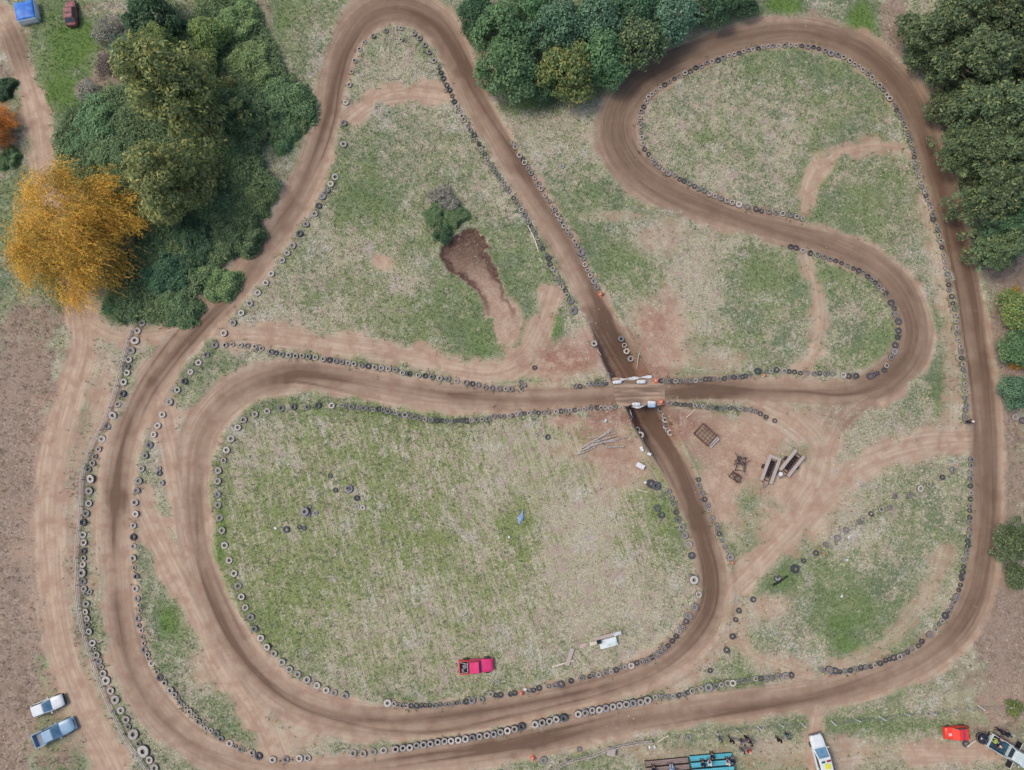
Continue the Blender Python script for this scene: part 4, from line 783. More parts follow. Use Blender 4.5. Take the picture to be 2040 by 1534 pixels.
# left clump, far to near
for a in [
 ('willow', 118, 462, 154, 'gold', 'huge golden yellow willow with streaming branches over the dirt road', 'tree'),
 ('willow', -28, 250, 56, 'rust', 'orange leaved tree cut by the left edge beside the road', 'tree'),
 ('olive', 332, 175, 104, 'olive', 'tallest olive green tree with tufted crown, above the other tall left tree', 'tree'),
 ('olive', 322, 352, 86, 'olive', 'lower of the two tall olive green trees right of the golden willow', 'tree'),
 ('olive', 318, 90, 44, 'yellow', 'pointed yellowish treetop just above the tallest olive tree', 'tree'),
 ('round', 292, 18, 62, 'deep', 'very dark round tree at the top edge left of the pond gap', 'tree'),
 ('round', 410, 62, 44, 'yellow', 'small yellow brown tree right of the dark pond gap', 'tree'),
 ('round', 395, 130, 40, 'olive', 'small dull olive tree against the right side of the tallest one', 'tree'),
 ('bramble', 258, 90, 56, 'teal', 'rounded blue green bush left of the pointed yellowish treetop', 'bush'),
 ('twig', 212, 128, 30, 'purple', 'low purple brown bush at the edge of the bright lawn', 'bush'),
 ('twig', 216, 60, 40, 'grey', 'leafless grey brown bush below the dark round top edge tree', 'bush'),
 ('twig', 172, 180, 30, 'grey', 'small grey twiggy bush at the lower end of the bright lawn', 'bush'),
 ('bramble', 470, 40, 62, 'bram2', 'pale leafy bush at the top edge right of the small yellow tree', 'bush'),
 ('bramble', 190, 235, 66, 'bram', 'dark bramble bush left of the tallest olive tree beside the road', 'bush'),
 ('bramble', 215, 310, 62, 'bram', 'dark bramble bush between the golden willow and the lower tall tree', 'bush'),
 ('bramble', 150, 285, 40, 'bram', 'small dark bramble bush touching the dirt road above the willow', 'bush'),
 ('bramble', 500, 120, 66, 'bram2', 'light green bush right of the tallest olive tree', 'bush'),
 ('bramble', 560, 195, 74, 'bram', 'broad bush pressing against the left straight below the hairpin', 'bush'),
 ('bramble', 480, 220, 76, 'bram', 'broad mid green bush behind the bush at the left straight', 'bush'),
 ('bramble', 450, 300, 60, 'bram2', 'light green bush right of the gap between the two tall olive trees', 'bush'),
 ('bramble', 440, 170, 48, 'olive', 'olive tinted bush at the right foot of the tallest olive tree', 'bush'),
 ('bramble', 560, 260, 46, 'bram', 'lower bush leaning to the left straight', 'bush'),
 ('bramble', 420, 400, 64, 'bram', 'dark green bush right of the lower tall olive tree', 'bush'),
 ('bramble', 500, 395, 52, 'bram2', 'paler green bush next to the pale grass gap by the left straight', 'bush'),
 ('bramble', 475, 470, 60, 'bram', 'bush above the bright green strip by the left straight', 'bush'),
 ('bramble', 385, 470, 62, 'deep', 'darkest bush below the lower tall olive tree', 'bush'),
 ('bramble', 330, 545, 66, 'deep', 'dark bush touching the right side of the golden willow', 'bush'),
 ('bramble', 430, 560, 52, 'bram2', 'leafy bush below the bright green strip', 'bush'),
 ('bramble', 355, 610, 52, 'bram', 'lowest bush of the left thicket above the pole fence', 'bush'),
 ('bramble', 300, 470, 46, 'deep', 'dark narrow bush between willow and lower tall olive tree', 'bush'),
 ('bramble', 240, 605, 46, 'bram', 'green bush under the lower right tip of the golden willow', 'bush'),
 ('bramble', 350, 60, 30, 'deep', 'small very dark bush beside the pond gap', 'bush'),
 ('bramble', 5, 175, 30, 'deep', 'dark bush cut by the left edge above the orange tree', 'bush'),
 ('bramble', 15, 315, 30, 'bram', 'dark green bush at the left edge above the golden willow', 'bush'),
 ('bramble', 585, 240, 34, 'bram', 'small bush at the tip of the thicket nearest the left straight', 'bush')]:
    plant(*a, group=th1 if a[0] == 'bramble' else None)
# grove at the top
for a in [
 ('round', 1015, 125, 74, 'mid', 'large fresh green tree at the lower left of the top grove'), ('round', 1000, 45, 66, 'mid', 'fresh green tree behind the large one at the left of the top grove'),
 ('round', 950, 10, 40, 'deep', 'dark tree at the top left corner of the grove by the hairpin'), ('round', 945, 55, 30, 'deep', 'narrow dark tree on the left flank of the top grove'),
 ('round', 1130, 130, 72, 'yellow', 'yellow flecked green tree at the front of the top grove'), ('round', 1085, 165, 40, 'deep', 'small dark green tree at the lowest tip of the top grove'),
 ('round', 1110, 45, 66, 'teal', 'blue green tree in the middle of the top grove'), ('round', 1200, 105, 66, 'mid', 'green tree right of the yellow flecked one by the track'),
 ('round', 1190, 30, 60, 'teal', 'dull blue green tree at the top edge of the grove'), ('round', 1275, 75, 62, 'dolive', 'brownish olive tree at the right front of the top grove'),
 ('round', 1270, 10, 56, 'deep', 'dark tree at the top edge right of the dull blue green one'), ('round', 1345, 25, 58, 'teal', 'grey green tree near the right end of the top grove'),
 ('round', 1420, 8, 46, 'deep', 'dark tree second from the right end of the top grove'), ('round', 1480, -8, 40, 'deep', 'dark tree at the right end of the top grove'), ('round', 1325, 62, 26, 'yellow', 'small yellowish tree at the edge of the track below the grey green one'),
 ('round', 1060, -5, 50, 'mid', 'green tree cut by the top edge above the blue green one')]:
    plant(*a, group=th2)
# dark wood at the right
for a in [
 ('olive', 1890, 40, 74, 'dolive', 'olive tree at the top left of the right hand wood'), ('olive', 1985, 30, 80, 'dolive', 'dark olive tree in the top right corner of the wood'),
 ('olive', 1930, 130, 80, 'dolive', 'tall olive tree leaning to the track at the second curve of the wood'), ('olive', 2030, 140, 66, 'dolive', 'dark olive tree cut by the right edge in the upper wood'),
 ('olive', 1975, 225, 76, 'dolive', 'dark olive tree in the middle of the right hand wood'), ('olive', 1930, 290, 52, 'dolive', 'lower olive tree reaching out to the right hand straight'),
 ('olive', 2010, 310, 72, 'dolive', 'lighter olive tree in the middle of the right hand wood'), ('olive', 1985, 385, 66, 'dolive', 'olive tree above the last tree of the right hand wood'),
 ('olive', 2035, 450, 58, 'deep', 'last dark green tree at the lower end of the wood'), ('olive', 2035, 235, 60, 'deep', 'very dark tree cut by the right edge in mid wood'),
 ('round', 1860, 100, 46, 'dolive', 'low round olive tree at the left fringe of the wood'), ('round', 1890, 205, 44, 'dolive', 'low olive tree fringing the wood beside the bend'), ('olive', 2000, 500, 48, 'dolive', 'small olive tree below the end of the wood'), ('round', 1950, 360, 34, 'dolive', 'small round tree on the fringe nearest the right hand straight')]:
    plant(*a, group=th3)
for a in [
 ('shrub', 1806, 50, 14, 'teal', 'small blue green shrub left of the wood, upper of two', 'shrub'), ('shrub', 1812, 108, 18, 'teal', 'silvery blue green shrub left of the wood, lower of two', 'shrub'),
 ('round', 2040, 612, 44, 'yellow', 'yellow flowering green tree at the right edge', 'tree'), ('round', 2045, 690, 46, 'mid', 'green tree below the yellow flowering one at the right edge', 'tree'), ('shrub', 2030, 722, 18, 'gold', 'bright yellow shrub at the right edge above the teal one', 'shrub'), ('shrub', 2026, 578, 10, 'gold', 'small bright yellow shrub on top of the flowering tree', 'shrub'),
 ('round', 2036, 778, 38, 'teal', 'teal green shrubby tree cut by the right edge beside two tyres', 'tree'), ('olive', 2040, 1085, 44, 'dolive', 'lone dark olive tree at the right edge of the lower field', 'tree'), ('round', 2035, 1150, 28, 'dolive', 'low dark bush at the foot of the lone olive tree', 'bush'),
 ('shrub', 2022, 1412, 18, 'yellow', 'small yellow green shrub near the white pickup with open doors', 'shrub'),
 ('twig', 878, 388, 30, 'grey', 'grey leafless bush above the fresh scrape', 'bush'), ('bramble', 866, 425, 30, 'bram', 'dark green bush left of the fresh scrape', 'bush'), ('bramble', 905, 430, 32, 'bram', 'dark green bush right of the other one above the scrape', 'bush'), ('shrub', 882, 466, 22, 'deep', 'low dark shrub touching the top of the scrape', 'shrub'), ('shrub', 900, 405, 20, 'grey', 'small grey green shrub behind the dark pair above the scrape', 'shrub')]:
    plant(*a)
# dark little pond under the trees on the left
def pond():
    x, y = G(338, 62); rr = random.Random(3); mb = MB(); pts = [(math.cos(i/20*6.283)*rr.uniform(1.6, 2.1), math.sin(i/20*6.283)*rr.uniform(2.0, 2.6), 0) for i in range(20)]
    mb.add(pts, [tuple(range(20))]); m, t, b = newmat('pond_water'); b.inputs['Base Color'].default_value = C(40, 46, 56); b.inputs['Roughness'].default_value = .08
    tag(mb.obj('water', m, loc=(x, y, zat(x, y)+.12)), kind='structure')
pond()
# ------------------------------------------------------------------ bridge over the cutting
def bridge():
    x, y = CR; z = .72; root = empty('bridge', (x, y, z), R(1.0)); tag(root, 'short earth covered bridge carrying the crossing road over the dark track', 'bridge')
    m, t, b = newmat('packed_earth'); geo = N(t, 'ShaderNodeNewGeometry'); mp = N(t, 'ShaderNodeMapping'); mp.inputs['Scale'].default_value = (.25, 2.6, 1); t.links.new(geo.outputs['Position'], mp.inputs['Vector'])
    f = noise(t, mp.outputs['Vector'], 1, 4, .6); f2 = noise(t, geo.outputs['Position'], 1.2, 4, .6)
    c = mix(t, sstep(t, f, .34, .66), C(126, 103, 86), C(186, 158, 134)); c = mix(t, math_(t, 'MULTIPLY', sstep(t, f2, .5, .7), .5), c, C(140, 112, 92)); t.links.new(c, b.inputs['Base Color']); b.inputs['Roughness'].default_value = .95
    mb = MB(); nxs, nys = 24, 12; L_, W_ = 7.0, 3.6
    vs = []; rr = random.Random(2)
    for j in range(nys+1):
        for i in range(nxs+1):
            u, v = i/nxs-.5, j/nys-.5
            vs.append((u*L_+rr.uniform(-.05, .05), v*W_+rr.uniform(-.04, .04)+.08*math.sin(i*.9)*(abs(v) > .45), .06*(1-(2*v)**2)+rr.uniform(-.012, .012)-.16*smooth(abs(u), .36, .5)))
    n = nxs+1; fs = [(j*n+i, j*n+i+1, (j+1)*n+i+1, (j+1)*n+i) for j in range(nys) for i in range(nxs)]
    o = len(vs); vs += [(p[0], p[1], -.32) for p in vs[:o]]; fs += [(o+f_[3], o+f_[2], o+f_[1], o+f_[0]) for f_ in fs]
    edge = [i for i in range(n)]+[j*n+nxs for j in range(1, nys+1)]+[nys*n+i for i in range(nxs-1, -1, -1)]+[j*n for j in range(nys-1, 0, -1)]
    fs += [(edge[k], o+edge[k], o+edge[(k+1) % len(edge)], edge[(k+1) % len(edge)]) for k in range(len(edge))]
    mb.add(vs, fs); mb.obj('deck', m, root, True)
    for yy in (-1.55, -.5, .5, 1.55):
        g = MB(); g.tube([(-3.4, yy, -.45), (3.4, yy, -.45)], .13, 8); g.obj('log_beam', M['bark'], root, True)
    for sx in (-1, 1):
        g = MB(); g.box((sx*2.35, 0, -1.5), (.4, 3.5, 1.9)); g.obj('abutment', M['rustmetal'], root, bevel=.03)
bridge()
def barrier(px, py, ang, l, label, m='white', z=.8):
    p = P(px, py); x, y = G(px, py, z); root = empty('track_barrier', (x, y, max(p.z, .74)), R(ang)); tag(root, label, 'barrier', None)
    prof = [(-l/2, .10), (-l/2+.06, .2), (-l/2+.16, .24), (l/2-.16, .24), (l/2-.06, .2), (l/2, .10)]
    mb = MB(); mb.lathe([(r, q) for q, r in prof], 14, (0, 0, .26), axis='x'); mb.obj('drum', M[m], root, True)
    r_ = MB()
    for q in (-.25, .25): r_.lathe([(.245, q*l-.02), (.252, q*l-.02), (.252, q*l+.02), (.245, q*l+.02)], 14, (0, 0, .26), axis='x', closed=True)
    r_.obj('hoop', M['offwhite'], root, True)
barrier(1229, 761.5, 6, 1.15, 'white drum barrier at the upper left corner of the bridge')
barrier(1277, 761, 2, 1.15, 'white drum barrier at the upper right of the bridge')
barrier(1267, 805.5, 0, 1.05, 'white drum barrier at the lower left of the bridge')
barrier(1298, 802.5, -2, 1.05, 'white drum barrier at the lower right of the bridge')
M['paleblue'] = mat('pale_blue_plastic', C(176, 206, 226), C(140, 180, 206), 3, rough=.5)
barrier(1297, 808.5, -1, 1.0, 'pale blue drum barrier below the lower right white one', 'paleblue', .6)
def sheet(name, pts, wid, m, label, cat, z0=0.0, seed=1):
    """crumpled strip of sheeting laid over an edge"""
    rr = random.Random(seed); L_ = catmull([(*G(a, b_),) for a, b_ in pts], False, .18); mb = MB(); k = 5; vs = []
    for i, (x, y) in enumerate(L_):
        a = L_[min(i+1, len(L_)-1)]-L_[max(i-1, 0)]; a = a/np.hypot(*a); nrm = np.array([-a[1], a[0]]); w_ = wid*(.55+.45*math.sin(i*.7+seed)+rr.uniform(0, .25))
        for j in range(k):
            u = j/(k-1)-.5; q = np.array([x, y])+nrm*u*w_; vs.append((q[0], q[1], zat(x, y)+z0+.10*(1-4*u*u)+rr.uniform(0, .05)))
    fs = [(i*k+j, i*k+j+1, (i+1)*k+j+1, (i+1)*k+j) for i in range(len(L_)-1) for j in range(k-1)]
    mb.add(vs, fs); o = mb.obj(name, m, smooth=True); s_ = o.modifiers.new('thick', 'SOLIDIFY'); s_.thickness = .012; tag(o, label, cat); return o
dz = lambda px, py: .72-zat(*G(px, py))
def edge_sheet(pts, wid, label, seed):
    o = sheet('torn_sheet', pts, wid, M['offwhite'], label, 'sheet', 0, seed); me = o.data
    for v in me.vertices: v.co.z = .82+abs(math.sin(v.index*1.7))*.1
edge_sheet([(1234,758), (1250,756), (1262,755), (1275,753), (1297,752)], .42, 'torn white sheeting along the upper edge of the bridge', 2)
edge_sheet([(1256,811), (1268,812), (1278,810), (1286,808)], .3, 'torn white sheeting along the lower edge of the bridge', 5)
sheet('torn_sheet', [(1256,815), (1258,825), (1264,833)], .3, M['offwhite'], 'white rag hanging down the lower left bank of the bridge', 'sheet', .15, 7)
sheet('torn_sheet', [(1220,744), (1224,748), (1228,753)], .22, M['offwhite'], 'white rag above the upper left corner of the bridge', 'sheet', .1, 9)
# cones and marker drums
def cone(px, py, label, h=.5):
    p = P(px, py); p.z = max(p.z, .72) if abs(px-1310) < 20 else p.z
    root = empty('traffic_cone', p, random.random()); tag(root, label, 'cone', None)
    s = h/.5; mb = MB(); mb.box((0, 0, .02*s), (.42*s, .42*s, .04*s)); mb.obj('base', M['orange'], root, bevel=.008)
    c = MB(); c.lathe([(.19*s, .04*s), (.16*s, .1*s), (.05*s, .5*s), (.02*s, .52*s)], 16); b_ = c.obj('cone_body', M['orange'], root, True)
    w_ = MB(); w_.lathe([(.118*s, .24*s), (.124*s, .24*s), (.098*s, .34*s), (.092*s, .34*s)], 16, closed=True); w_.obj('stripe', M['white'], root, True)
for a in [(1197,587,'orange cone at the right edge of the diagonal straight', .75), (1305,760,'orange cone at the upper right corner of the bridge', .8), (1315,802,'red orange cone at the lower right corner of the bridge', .8), (1062,1510,'orange cone beside the lone grey tyre at the bottom edge', .75), (1039,1381,'orange cone on the inside of the upper bottom straight', .7), (1521,748,'small orange cone on the crossing road under the hook', .45), (1459,1121,'small reddish cone next to the last tyre below the bridge', .45), (1640,1104,'tiny faded orange cone in the lower right field', .35), (1908,927,'tiny reddish cone by the top tyre of the slanting line', .3)]: cone(*a)
# ------------------------------------------------------------------ poles and timber
def pole(px0, py0, px1, py1, r, m, label, cat='pole', z0=.05, z1=None, name='wooden_pole', seed=0):
    a = P(px0, py0, z0); b_ = P(px1, py1, z0 if z1 is None else z1); rr = random.Random(seed+int(px0)); n = 6
    off_ = Vector((-(b_-a).y, (b_-a).x, 0)).normalized()*rr.uniform(-.03, .03)*(b_-a).length
    pts = [a.lerp(b_, i/n)+off_*4*(i/n)*(1-i/n)-a for i in range(n+1)]
    mb = MB(); mb.tube(pts, [r*(1.1-.35*i/n) for i in range(n+1)], 8); o = mb.obj(name, m, smooth=True, loc=a); return tag(o, label, cat)
poles = [((1152,903),(1222,855),'long bare pole crossing the pile from lower left to its top'),((1158,893),(1213,862),'grey pole on the upper middle of the pole pile'),((1160,897),(1190,884),'short grey stick at the lower left of the pole pile'),((1150,905),(1188,889),'lowest stick at the left tip of the pole pile'),((1170,872),(1228,862),'stick lying flat across the top left of the pole pile'),((1175,886),(1250,870),'long pole pointing right out of the pole pile'),((1196,884),(1212,891),'bent short stick at the bottom of the pole pile'),((1212,891),(1243,890),'straight pale stick lying right below the pole pile'),((1250,870),(1282,875),'thin pole reaching the cutting bank from the pole pile'),((1180,882),(1226,868),'thick grey pole in the middle of the pole pile'),((1205,881),(1231,878),'short pole at the right of the pole pile'),((1168,890),(1228,874),'dark pole buried in the middle of the pole pile'),((1196,870),(1220,852),'short stick at the very top of the pole pile'),((1155,898),(1195,882),'grey pole at the left middle of the pole pile')]
M['greywood'] = mat('grey_dead_wood', C(204, 192, 182), C(158, 144, 136), 6, rough=.9)
for i, (a, b_, lab) in enumerate(poles): pole(*a, *b_, random.uniform(.08, .125), M['greywood'] if i % 4 else M['wood'], lab, 'pole', .06+.05*(i % 4), .06+.06*((i*3) % 4))
pole(1052, 450, 1073, 502, .11, M['paleplank'], 'long pale log along the left edge of the diagonal straight', 'log', name='log')
pole(1074, 515, 1081, 523, .1, M['paleplank'], 'short pale log end below the long pale log', 'log', name='log')
pole(1274, 703, 1274, 734, .06, M['paleplank'], 'upright looking white pole right of the cutting above the bridge', 'pole', .15)
pole(1268, 974, 1290, 980, .08, M['paleplank'], 'short pale plank left of the blue pipe tyres', 'plank', name='plank')
pole(1294, 935, 1322, 994, .045, mat('blue_pipe_paint', C(150, 170, 178), C(116, 140, 152), 4, rough=.5), 'long thin grey blue pipe passing under the two big black tyres', 'pipe', name='pipe')
pole(1539, 1165, 1567, 1147, .14, M['black'], 'short black pole lying on bare soil between two tyres', 'pole', .1)
pole(1190, 697, 1198, 707, .06, M['paleplank'], 'pale stick on the left bank of the cutting above the bridge', 'stick', name='stick')
pole(1366, 832, 1384, 815, .05, M['paleplank'], 'thin bleached stick on the bank right of the bridge', 'stick', name='stick')
pole(1386, 738, 1402, 737, .05, M['paleplank'], 'short bleached stick above the crossing road right of the bridge', 'stick', name='stick')
pole(1202, 762, 1228, 761, .05, M['paleplank'], 'thin rail joining the bridge to the tyres on its upper left', 'rail', .5, name='rail')
pole(1230, 812, 1256, 810, .05, M['paleplank'], 'thin rail joining the bridge to the tyres on its lower left', 'rail', .5, name='rail')
pole(1923, 1486, 1940, 1473, .09, M['paleplank'], 'pale wooden pole lying between the orange car and the black drum', 'pole', .25)
# ------------------------------------------------------------------ scrap frames right of the bridge
def rusty_cage():
    p = P(1404, 866); root = empty('rusty_cage', p, R(-43)); tag(root, 'rusty square grid cage with two white bars on bare soil', 'metal frame')
    g = MB(); L_, W_, Hh = 2.3, 1.75, .75
    for x in np.linspace(-L_/2, L_/2, 6): g.tube([(x, -W_/2, Hh), (x, W_/2, Hh)], .03, 6)
    for y in np.linspace(-W_/2, W_/2, 5): g.tube([(-L_/2, y, Hh), (L_/2, y, Hh)], .03, 6)
    g.obj('grid', M['rustmetal'], root, True)
    f = MB()
    for z in (.05, Hh): f.tube([(-L_/2, -W_/2, z), (L_/2, -W_/2, z), (L_/2, W_/2, z), (-L_/2, W_/2, z), (-L_/2, -W_/2, z)], .05, 6)
    f.obj('frame', M['rustmetal'], root, True)
    for sx in (-1, 1):
        for sy in (-1, 1): l = MB(); l.tube([(sx*L_/2, sy*W_/2, -.02), (sx*L_/2, sy*W_/2, Hh)], .045, 6); l.obj('leg', M['rustmetal'], root, True)
    for k in range(2): b_ = MB(); b_.tube([(L_/2+.1+k*.3, -W_/2+.1, Hh-.1-k*.2), (L_/2+.16+k*.3, W_/2-.1, Hh-.1-k*.2)], .05, 8); b_.obj('white_bar', M['white'], root, True)
rusty_cage()
def scrap(px, py, rz, seed, label, n=9, size=1.6):
    rr = random.Random(seed); root = empty('scrap_frame', P(px, py), R(rz)); tag(root, label, 'scrap metal')
    f = MB(); s = size
    for sx in (-.35, .35): f.tube([(-s*.6, sx*s, .5), (s*.6, sx*s*.8, .5)], .05, 6)
    for q in (-.5, 0, .5): f.tube([(q*s, -.4*s, .5), (q*s+rr.uniform(-.1, .1), .4*s, .55)], .045, 6)
    f.obj('frame', M['rustmetal'], root, True)
    for k in range(4): l = MB(); l.tube([(rr.choice((-1, 1))*s*.5, rr.choice((-1, 1))*s*.3, .5), (rr.uniform(-.8, .8)*s, rr.uniform(-.6, .6)*s, .02)], .04, 6); l.obj('leg', M['rustmetal'], root, True)
    for k in range(n-5): b_ = MB(); a = rr.uniform(0, 3); q = Vector((rr.uniform(-.5, .5)*s, rr.uniform(-.4, .4)*s, rr.uniform(.3, .7))); d = Vector((math.cos(a), math.sin(a), rr.uniform(-.2, .2)))*s*rr.uniform(.3, .6); b_.tube([q-d, q+Vector((0, 0, .1)), q+d], .04, 6); b_.obj('bar', M['greymetal'] if k % 2 else M['rustmetal'], root, True)
scrap(1473, 924, 80, 3, 'tangled grey metal frame standing left of the long benches', 13, 1.65)
scrap(1462, 950, -35, 4, 'rusty broken bars lying below the tangled grey frame', 10, 1.25)
def trailer_bench(px, py, rz, L_, label, closed):
    """low trailer frame with a plank along each side"""
    root = empty('plank_trailer', P(px, py), R(rz)); tag(root, label, 'trailer')
    for s in (-1, 1): b_ = MB(); b_.box((0, s*.62, .62), (L_, .42, .06)); b_.obj('plank', M['wood'], root, bevel=.01)
    if closed: b_ = MB(); b_.box((L_/2-.2, 0, .625), (.4, .8, .06)); b_.obj('end_plank', M['wood'], root, bevel=.01)
    f = MB()
    for s in (-.4, .4): f.tube([(-L_/2-.2, s, .5), (L_/2-.05, s, .5)], .06, 6)
    for q in np.linspace(-L_/2+.2, L_/2-.3, 9): f.tube([(q, -.7, .5), (q, .7, .5)], .05, 6)
    f.obj('chassis', M['rustmetal'], root, True)
    d = MB(); d.tube([(-L_/2-.2, -.3, .5), (-L_/2-.9, 0, .45)], .05, 6); d.tube([(-L_/2-.2, .3, .5), (-L_/2-.9, 0, .45)], .05, 6); d.obj('drawbar', M['greymetal'], root, True)
    g = MB(); g.box((0, 0, .3), (L_*.6, .5, .1)); g.obj('floor_plate', M['black'], root)
    for s in (-1, 1):
        wv = MB(); wv.lathe([(.2, -.08), (.28, -.09), (.3, -.05), (.3, .05), (.28, .09), (.2, .08)], 18, axis='y', closed=True); wo = wv.obj('wheel', M['rubber'], root, True, loc=(0, s*.95, .3))
        h_ = MB(); h_.lathe([(.0, -.03), (.2, -.06), (.2, .06), (.0, .03)], 14, axis='y'); h_.obj('rim', M['rustmetal'], wo, True)
trailer_bench(1531, 934, 68, 3.5, 'trailer frame with pale planks round a dark well, left of a similar one', True)
trailer_bench(1573, 922, 50, 3.3, 'trailer frame with two separate pale planks, right of a similar one', False)
def bucket(px, py, r, m, label, h=.4, name='bucket', cat='bucket', z=0):
    root = empty(name, P(px, py, z)); tag(root, label, cat); mb = MB(); mb.lathe([(r*.8, 0), (r, h), (r*1.05, h), (r*.98, h-.02), (r*.78, .03)], 20, closed=True); mb.lathe([(0, .03), (r*.78, .03)], 20); mb.obj('shell', M[m], root, True)
    l = MB(); l.lathe([(0, h+.02), (r*.7, h+.015), (r*1.03, h-.01)], 20); l.obj('lid', M[m], root, True)
bucket(1551, 944, .26, 'white', 'round white lidded bucket between the two plank trailers', .55)
# ------------------------------------------------------------------ white boards, boxes and litter
def board(px, py, rz, l, w_, m, label, cat='board', z=.08, t=.05, name='board', tilt=0.0):
    root = P(px, py, z); mb = MB(); mb.box((0, 0, 0), (l, w_, t)); o = mb.obj(name, M[m], bevel=min(.012, t*.3), loc=root, rot=(tilt, tilt*.5, R(rz))); return tag(o, label, cat)
M['board'] = mat('stained_white_board', C(232, 238, 236), C(172, 190, 184), 1.4, rough=.6, contrast=(.45, .75))
board(1211, 1279, 15, 2.2, 1.05, 'board', 'large stained white board in the grass above the bottom straights', 'board', .45, .05)
board(1205, 1266, 15, 2.6, .42, 'wood', 'grey plank along the top of the large stained white board', 'plank', .52, .05)
board(1229, 1260, 15, .95, .42, 'offwhite', 'short white plank at the upper right of the stained board', 'plank', .58, .05)
board(1181, 1280, 14, .9, .4, 'paleplank', 'short pale plank at the left of the stained board', 'plank', .5, .05)
M['pinkboard'] = mat('pink_board', C(214, 188, 178), C(196, 166, 156), 3, rough=.7)
board(1162, 1286, 13, .85, .42, 'pinkboard', 'small pinkish plank left of the stained white board', 'plank', .06, .05)
board(1192, 1276, 15, .5, .45, 'black', 'small dark box on the grey plank by the stained board', 'box', .66, .25, 'box')
board(1135, 1308, 71, 2.2, .52, 'wood', 'grey plank standing across a pale beam in the grass', 'plank', .2, .06)
board(1122, 1322, 16, 2.8, .17, 'paleplank', 'pale yellowish beam under the grey plank in the grass', 'beam', .08, .12)
board(1275, 928, -28, 1.05, .62, 'white', 'largest white box lid left of the dark track below the bridge', 'box', .25, .45, 'box')
board(1278, 894.5, -68, .62, .36, 'white', 'upright white carton nearest the cutting below the bridge', 'box', .15, .3, 'box')
board(1293, 904.5, -20, .48, .34, 'white', 'small white carton right of the other ones by the dark track', 'box', .13, .26, 'box')
board(1285, 961, 30, .34, .3, 'offwhite', 'small white can beside the big black tyres', 'box', .12, .24, 'box')
board(1272, 940, 60, .3, .16, 'pinkboard', 'small pinkish brick below the largest white box lid', 'brick', .06, .1, 'brick')
board(1206, 838, 60, .42, .2, 'offwhite', 'pale block on the red bank left of the bridge', 'block', .1, .16, 'block')
board(1254, 874, 45, .5, .1, 'paleplank', 'pale split stick beside the right end of the pole pile', 'stick', .1, .08, 'stick')
for i, (px, py, lab) in enumerate([(1686,1115,'scrap of white litter in the lower right field, upper of two'), (1675,1187,'scrap of white litter in the lower right field, lower of two'), (1690,1070,'white litter below the slanting tyre line'), (1014,1070,'white litter below the blue cloth in the infield'), (549,1052,'tiny white litter left of the infield tyre group'), (1046,1373,'white bag on the small tyres by the orange cone'), (1326,96,'white drum shaped litter at the edge of the top grove'), (1294,1489,'left one of two white bottles above the wooden stand'), (1304,1488,'right one of two white bottles above the wooden stand')]):
    board(px, py, i*37, .34, .24, 'white', lab, 'litter', .08, .12, 'litter', .2)
M['bluecloth'] = mat('blue_cloth', C(122, 146, 180), C(164, 184, 204), 5, rough=.8)
sheet('cloth', [(1042,1015), (1040,1025), (1036,1036), (1035,1045)], .75, M['bluecloth'], 'crumpled blue cloth lying in the infield grass', 'cloth', .02, 4)
# ------------------------------------------------------------------ fences
def pole_fence(name, pts, label, rails, step, hgt, r, m, lean=0, mid=False):
    L_ = catmull(Gs(pts), False, .5); L_ = np.array([(x, y, zat(x, y)) for x, y in L_]); root = empty(name, L_[0]); tag(root, label, 'fence'); o0 = Vector(L_[0]); rr = random.Random(4)
    for k, z in enumerate(rails):
        g = MB(); g.tube([Vector(p)+Vector((rr.gauss(0, .012), rr.gauss(0, .012), z))-o0 for p in L_[::3]], r, 6); g.obj('rail', m, root, True)
    d = 0
    for i in range(1, len(L_)):
        d += np.hypot(*(L_[i]-L_[i-1])[:2])
        if d >= step:
            d = 0; p = Vector(L_[i])-o0; g = MB(); g.tube([p+Vector((0, 0, -.1)), p+Vector((rr.gauss(0, .04), rr.gauss(0, .04), hgt))], [r*1.3, r*1.1], 7); g.obj('post', m, root, True)
pole_fence('pole_fence', [(274,628),(270,648),(260,668),(252,700),(241,745),(229,790),(217,820),(205,850),(186,885),(174,920),(166,955),(164,1000),(161,1040),(155,1090),(154,1130),(155,1165),(158,1200),(164,1240),(178,1290),(195,1340),(212,1385),(233,1430),(255,1475),(280,1510),(300,1540)], 'long grey two rail fence curving beside the left straight', (.3, .62), 3.0, .64, .055, mat('bleached_rail', C(224, 208, 204), C(190, 172, 166), 5, rough=.8))
pole_fence('pole_fence', [(1098,1540),(1112,1526),(1127,1512),(1150,1509),(1180,1502),(1206,1491),(1216,1486),(1240,1484),(1262,1478),(1285,1475),(1308,1474)], 'crooked fence of bare poles along the bottom edge', (.4, .95), 2.4, 1.05, .06, M['greywood'])
pole(1309, 1477, 1331, 1463, .06, M['paleplank'], 'loose pale pole at the right end of the crooked fence', 'pole', .3)
def wire_fence(pts, label):
    root = empty('wire_fence', P(*pts[0])); tag(root, label, 'fence'); o0 = root.location; tops = []
    for i, (px, py) in enumerate(pts):
        p = P(px, py)-o0; rr = random.Random(i); top = p+Vector((rr.gauss(0, .1), rr.gauss(0, .1), 1.05)); tops.append((p, top)); g = MB(); g.tube([p+Vector((0, 0, -.1)), top], [.085, .075], 8); g.obj('post', M['offwhite'], root, True)
    for q in (.35, .65, .93):
        g = MB(); g.tube([a.lerp(b_, q)+Vector((.05, .05, 0)) for a, b_ in tops], .012, 4); g.obj('wire', M['greymetal'], root, True)
wire_fence([(1656,1436),(1703,1433),(1751,1427),(1802,1421),(1853,1418),(1897,1411),(1950,1406),(2004,1405)], 'wire fence on short white posts above the orange red car')
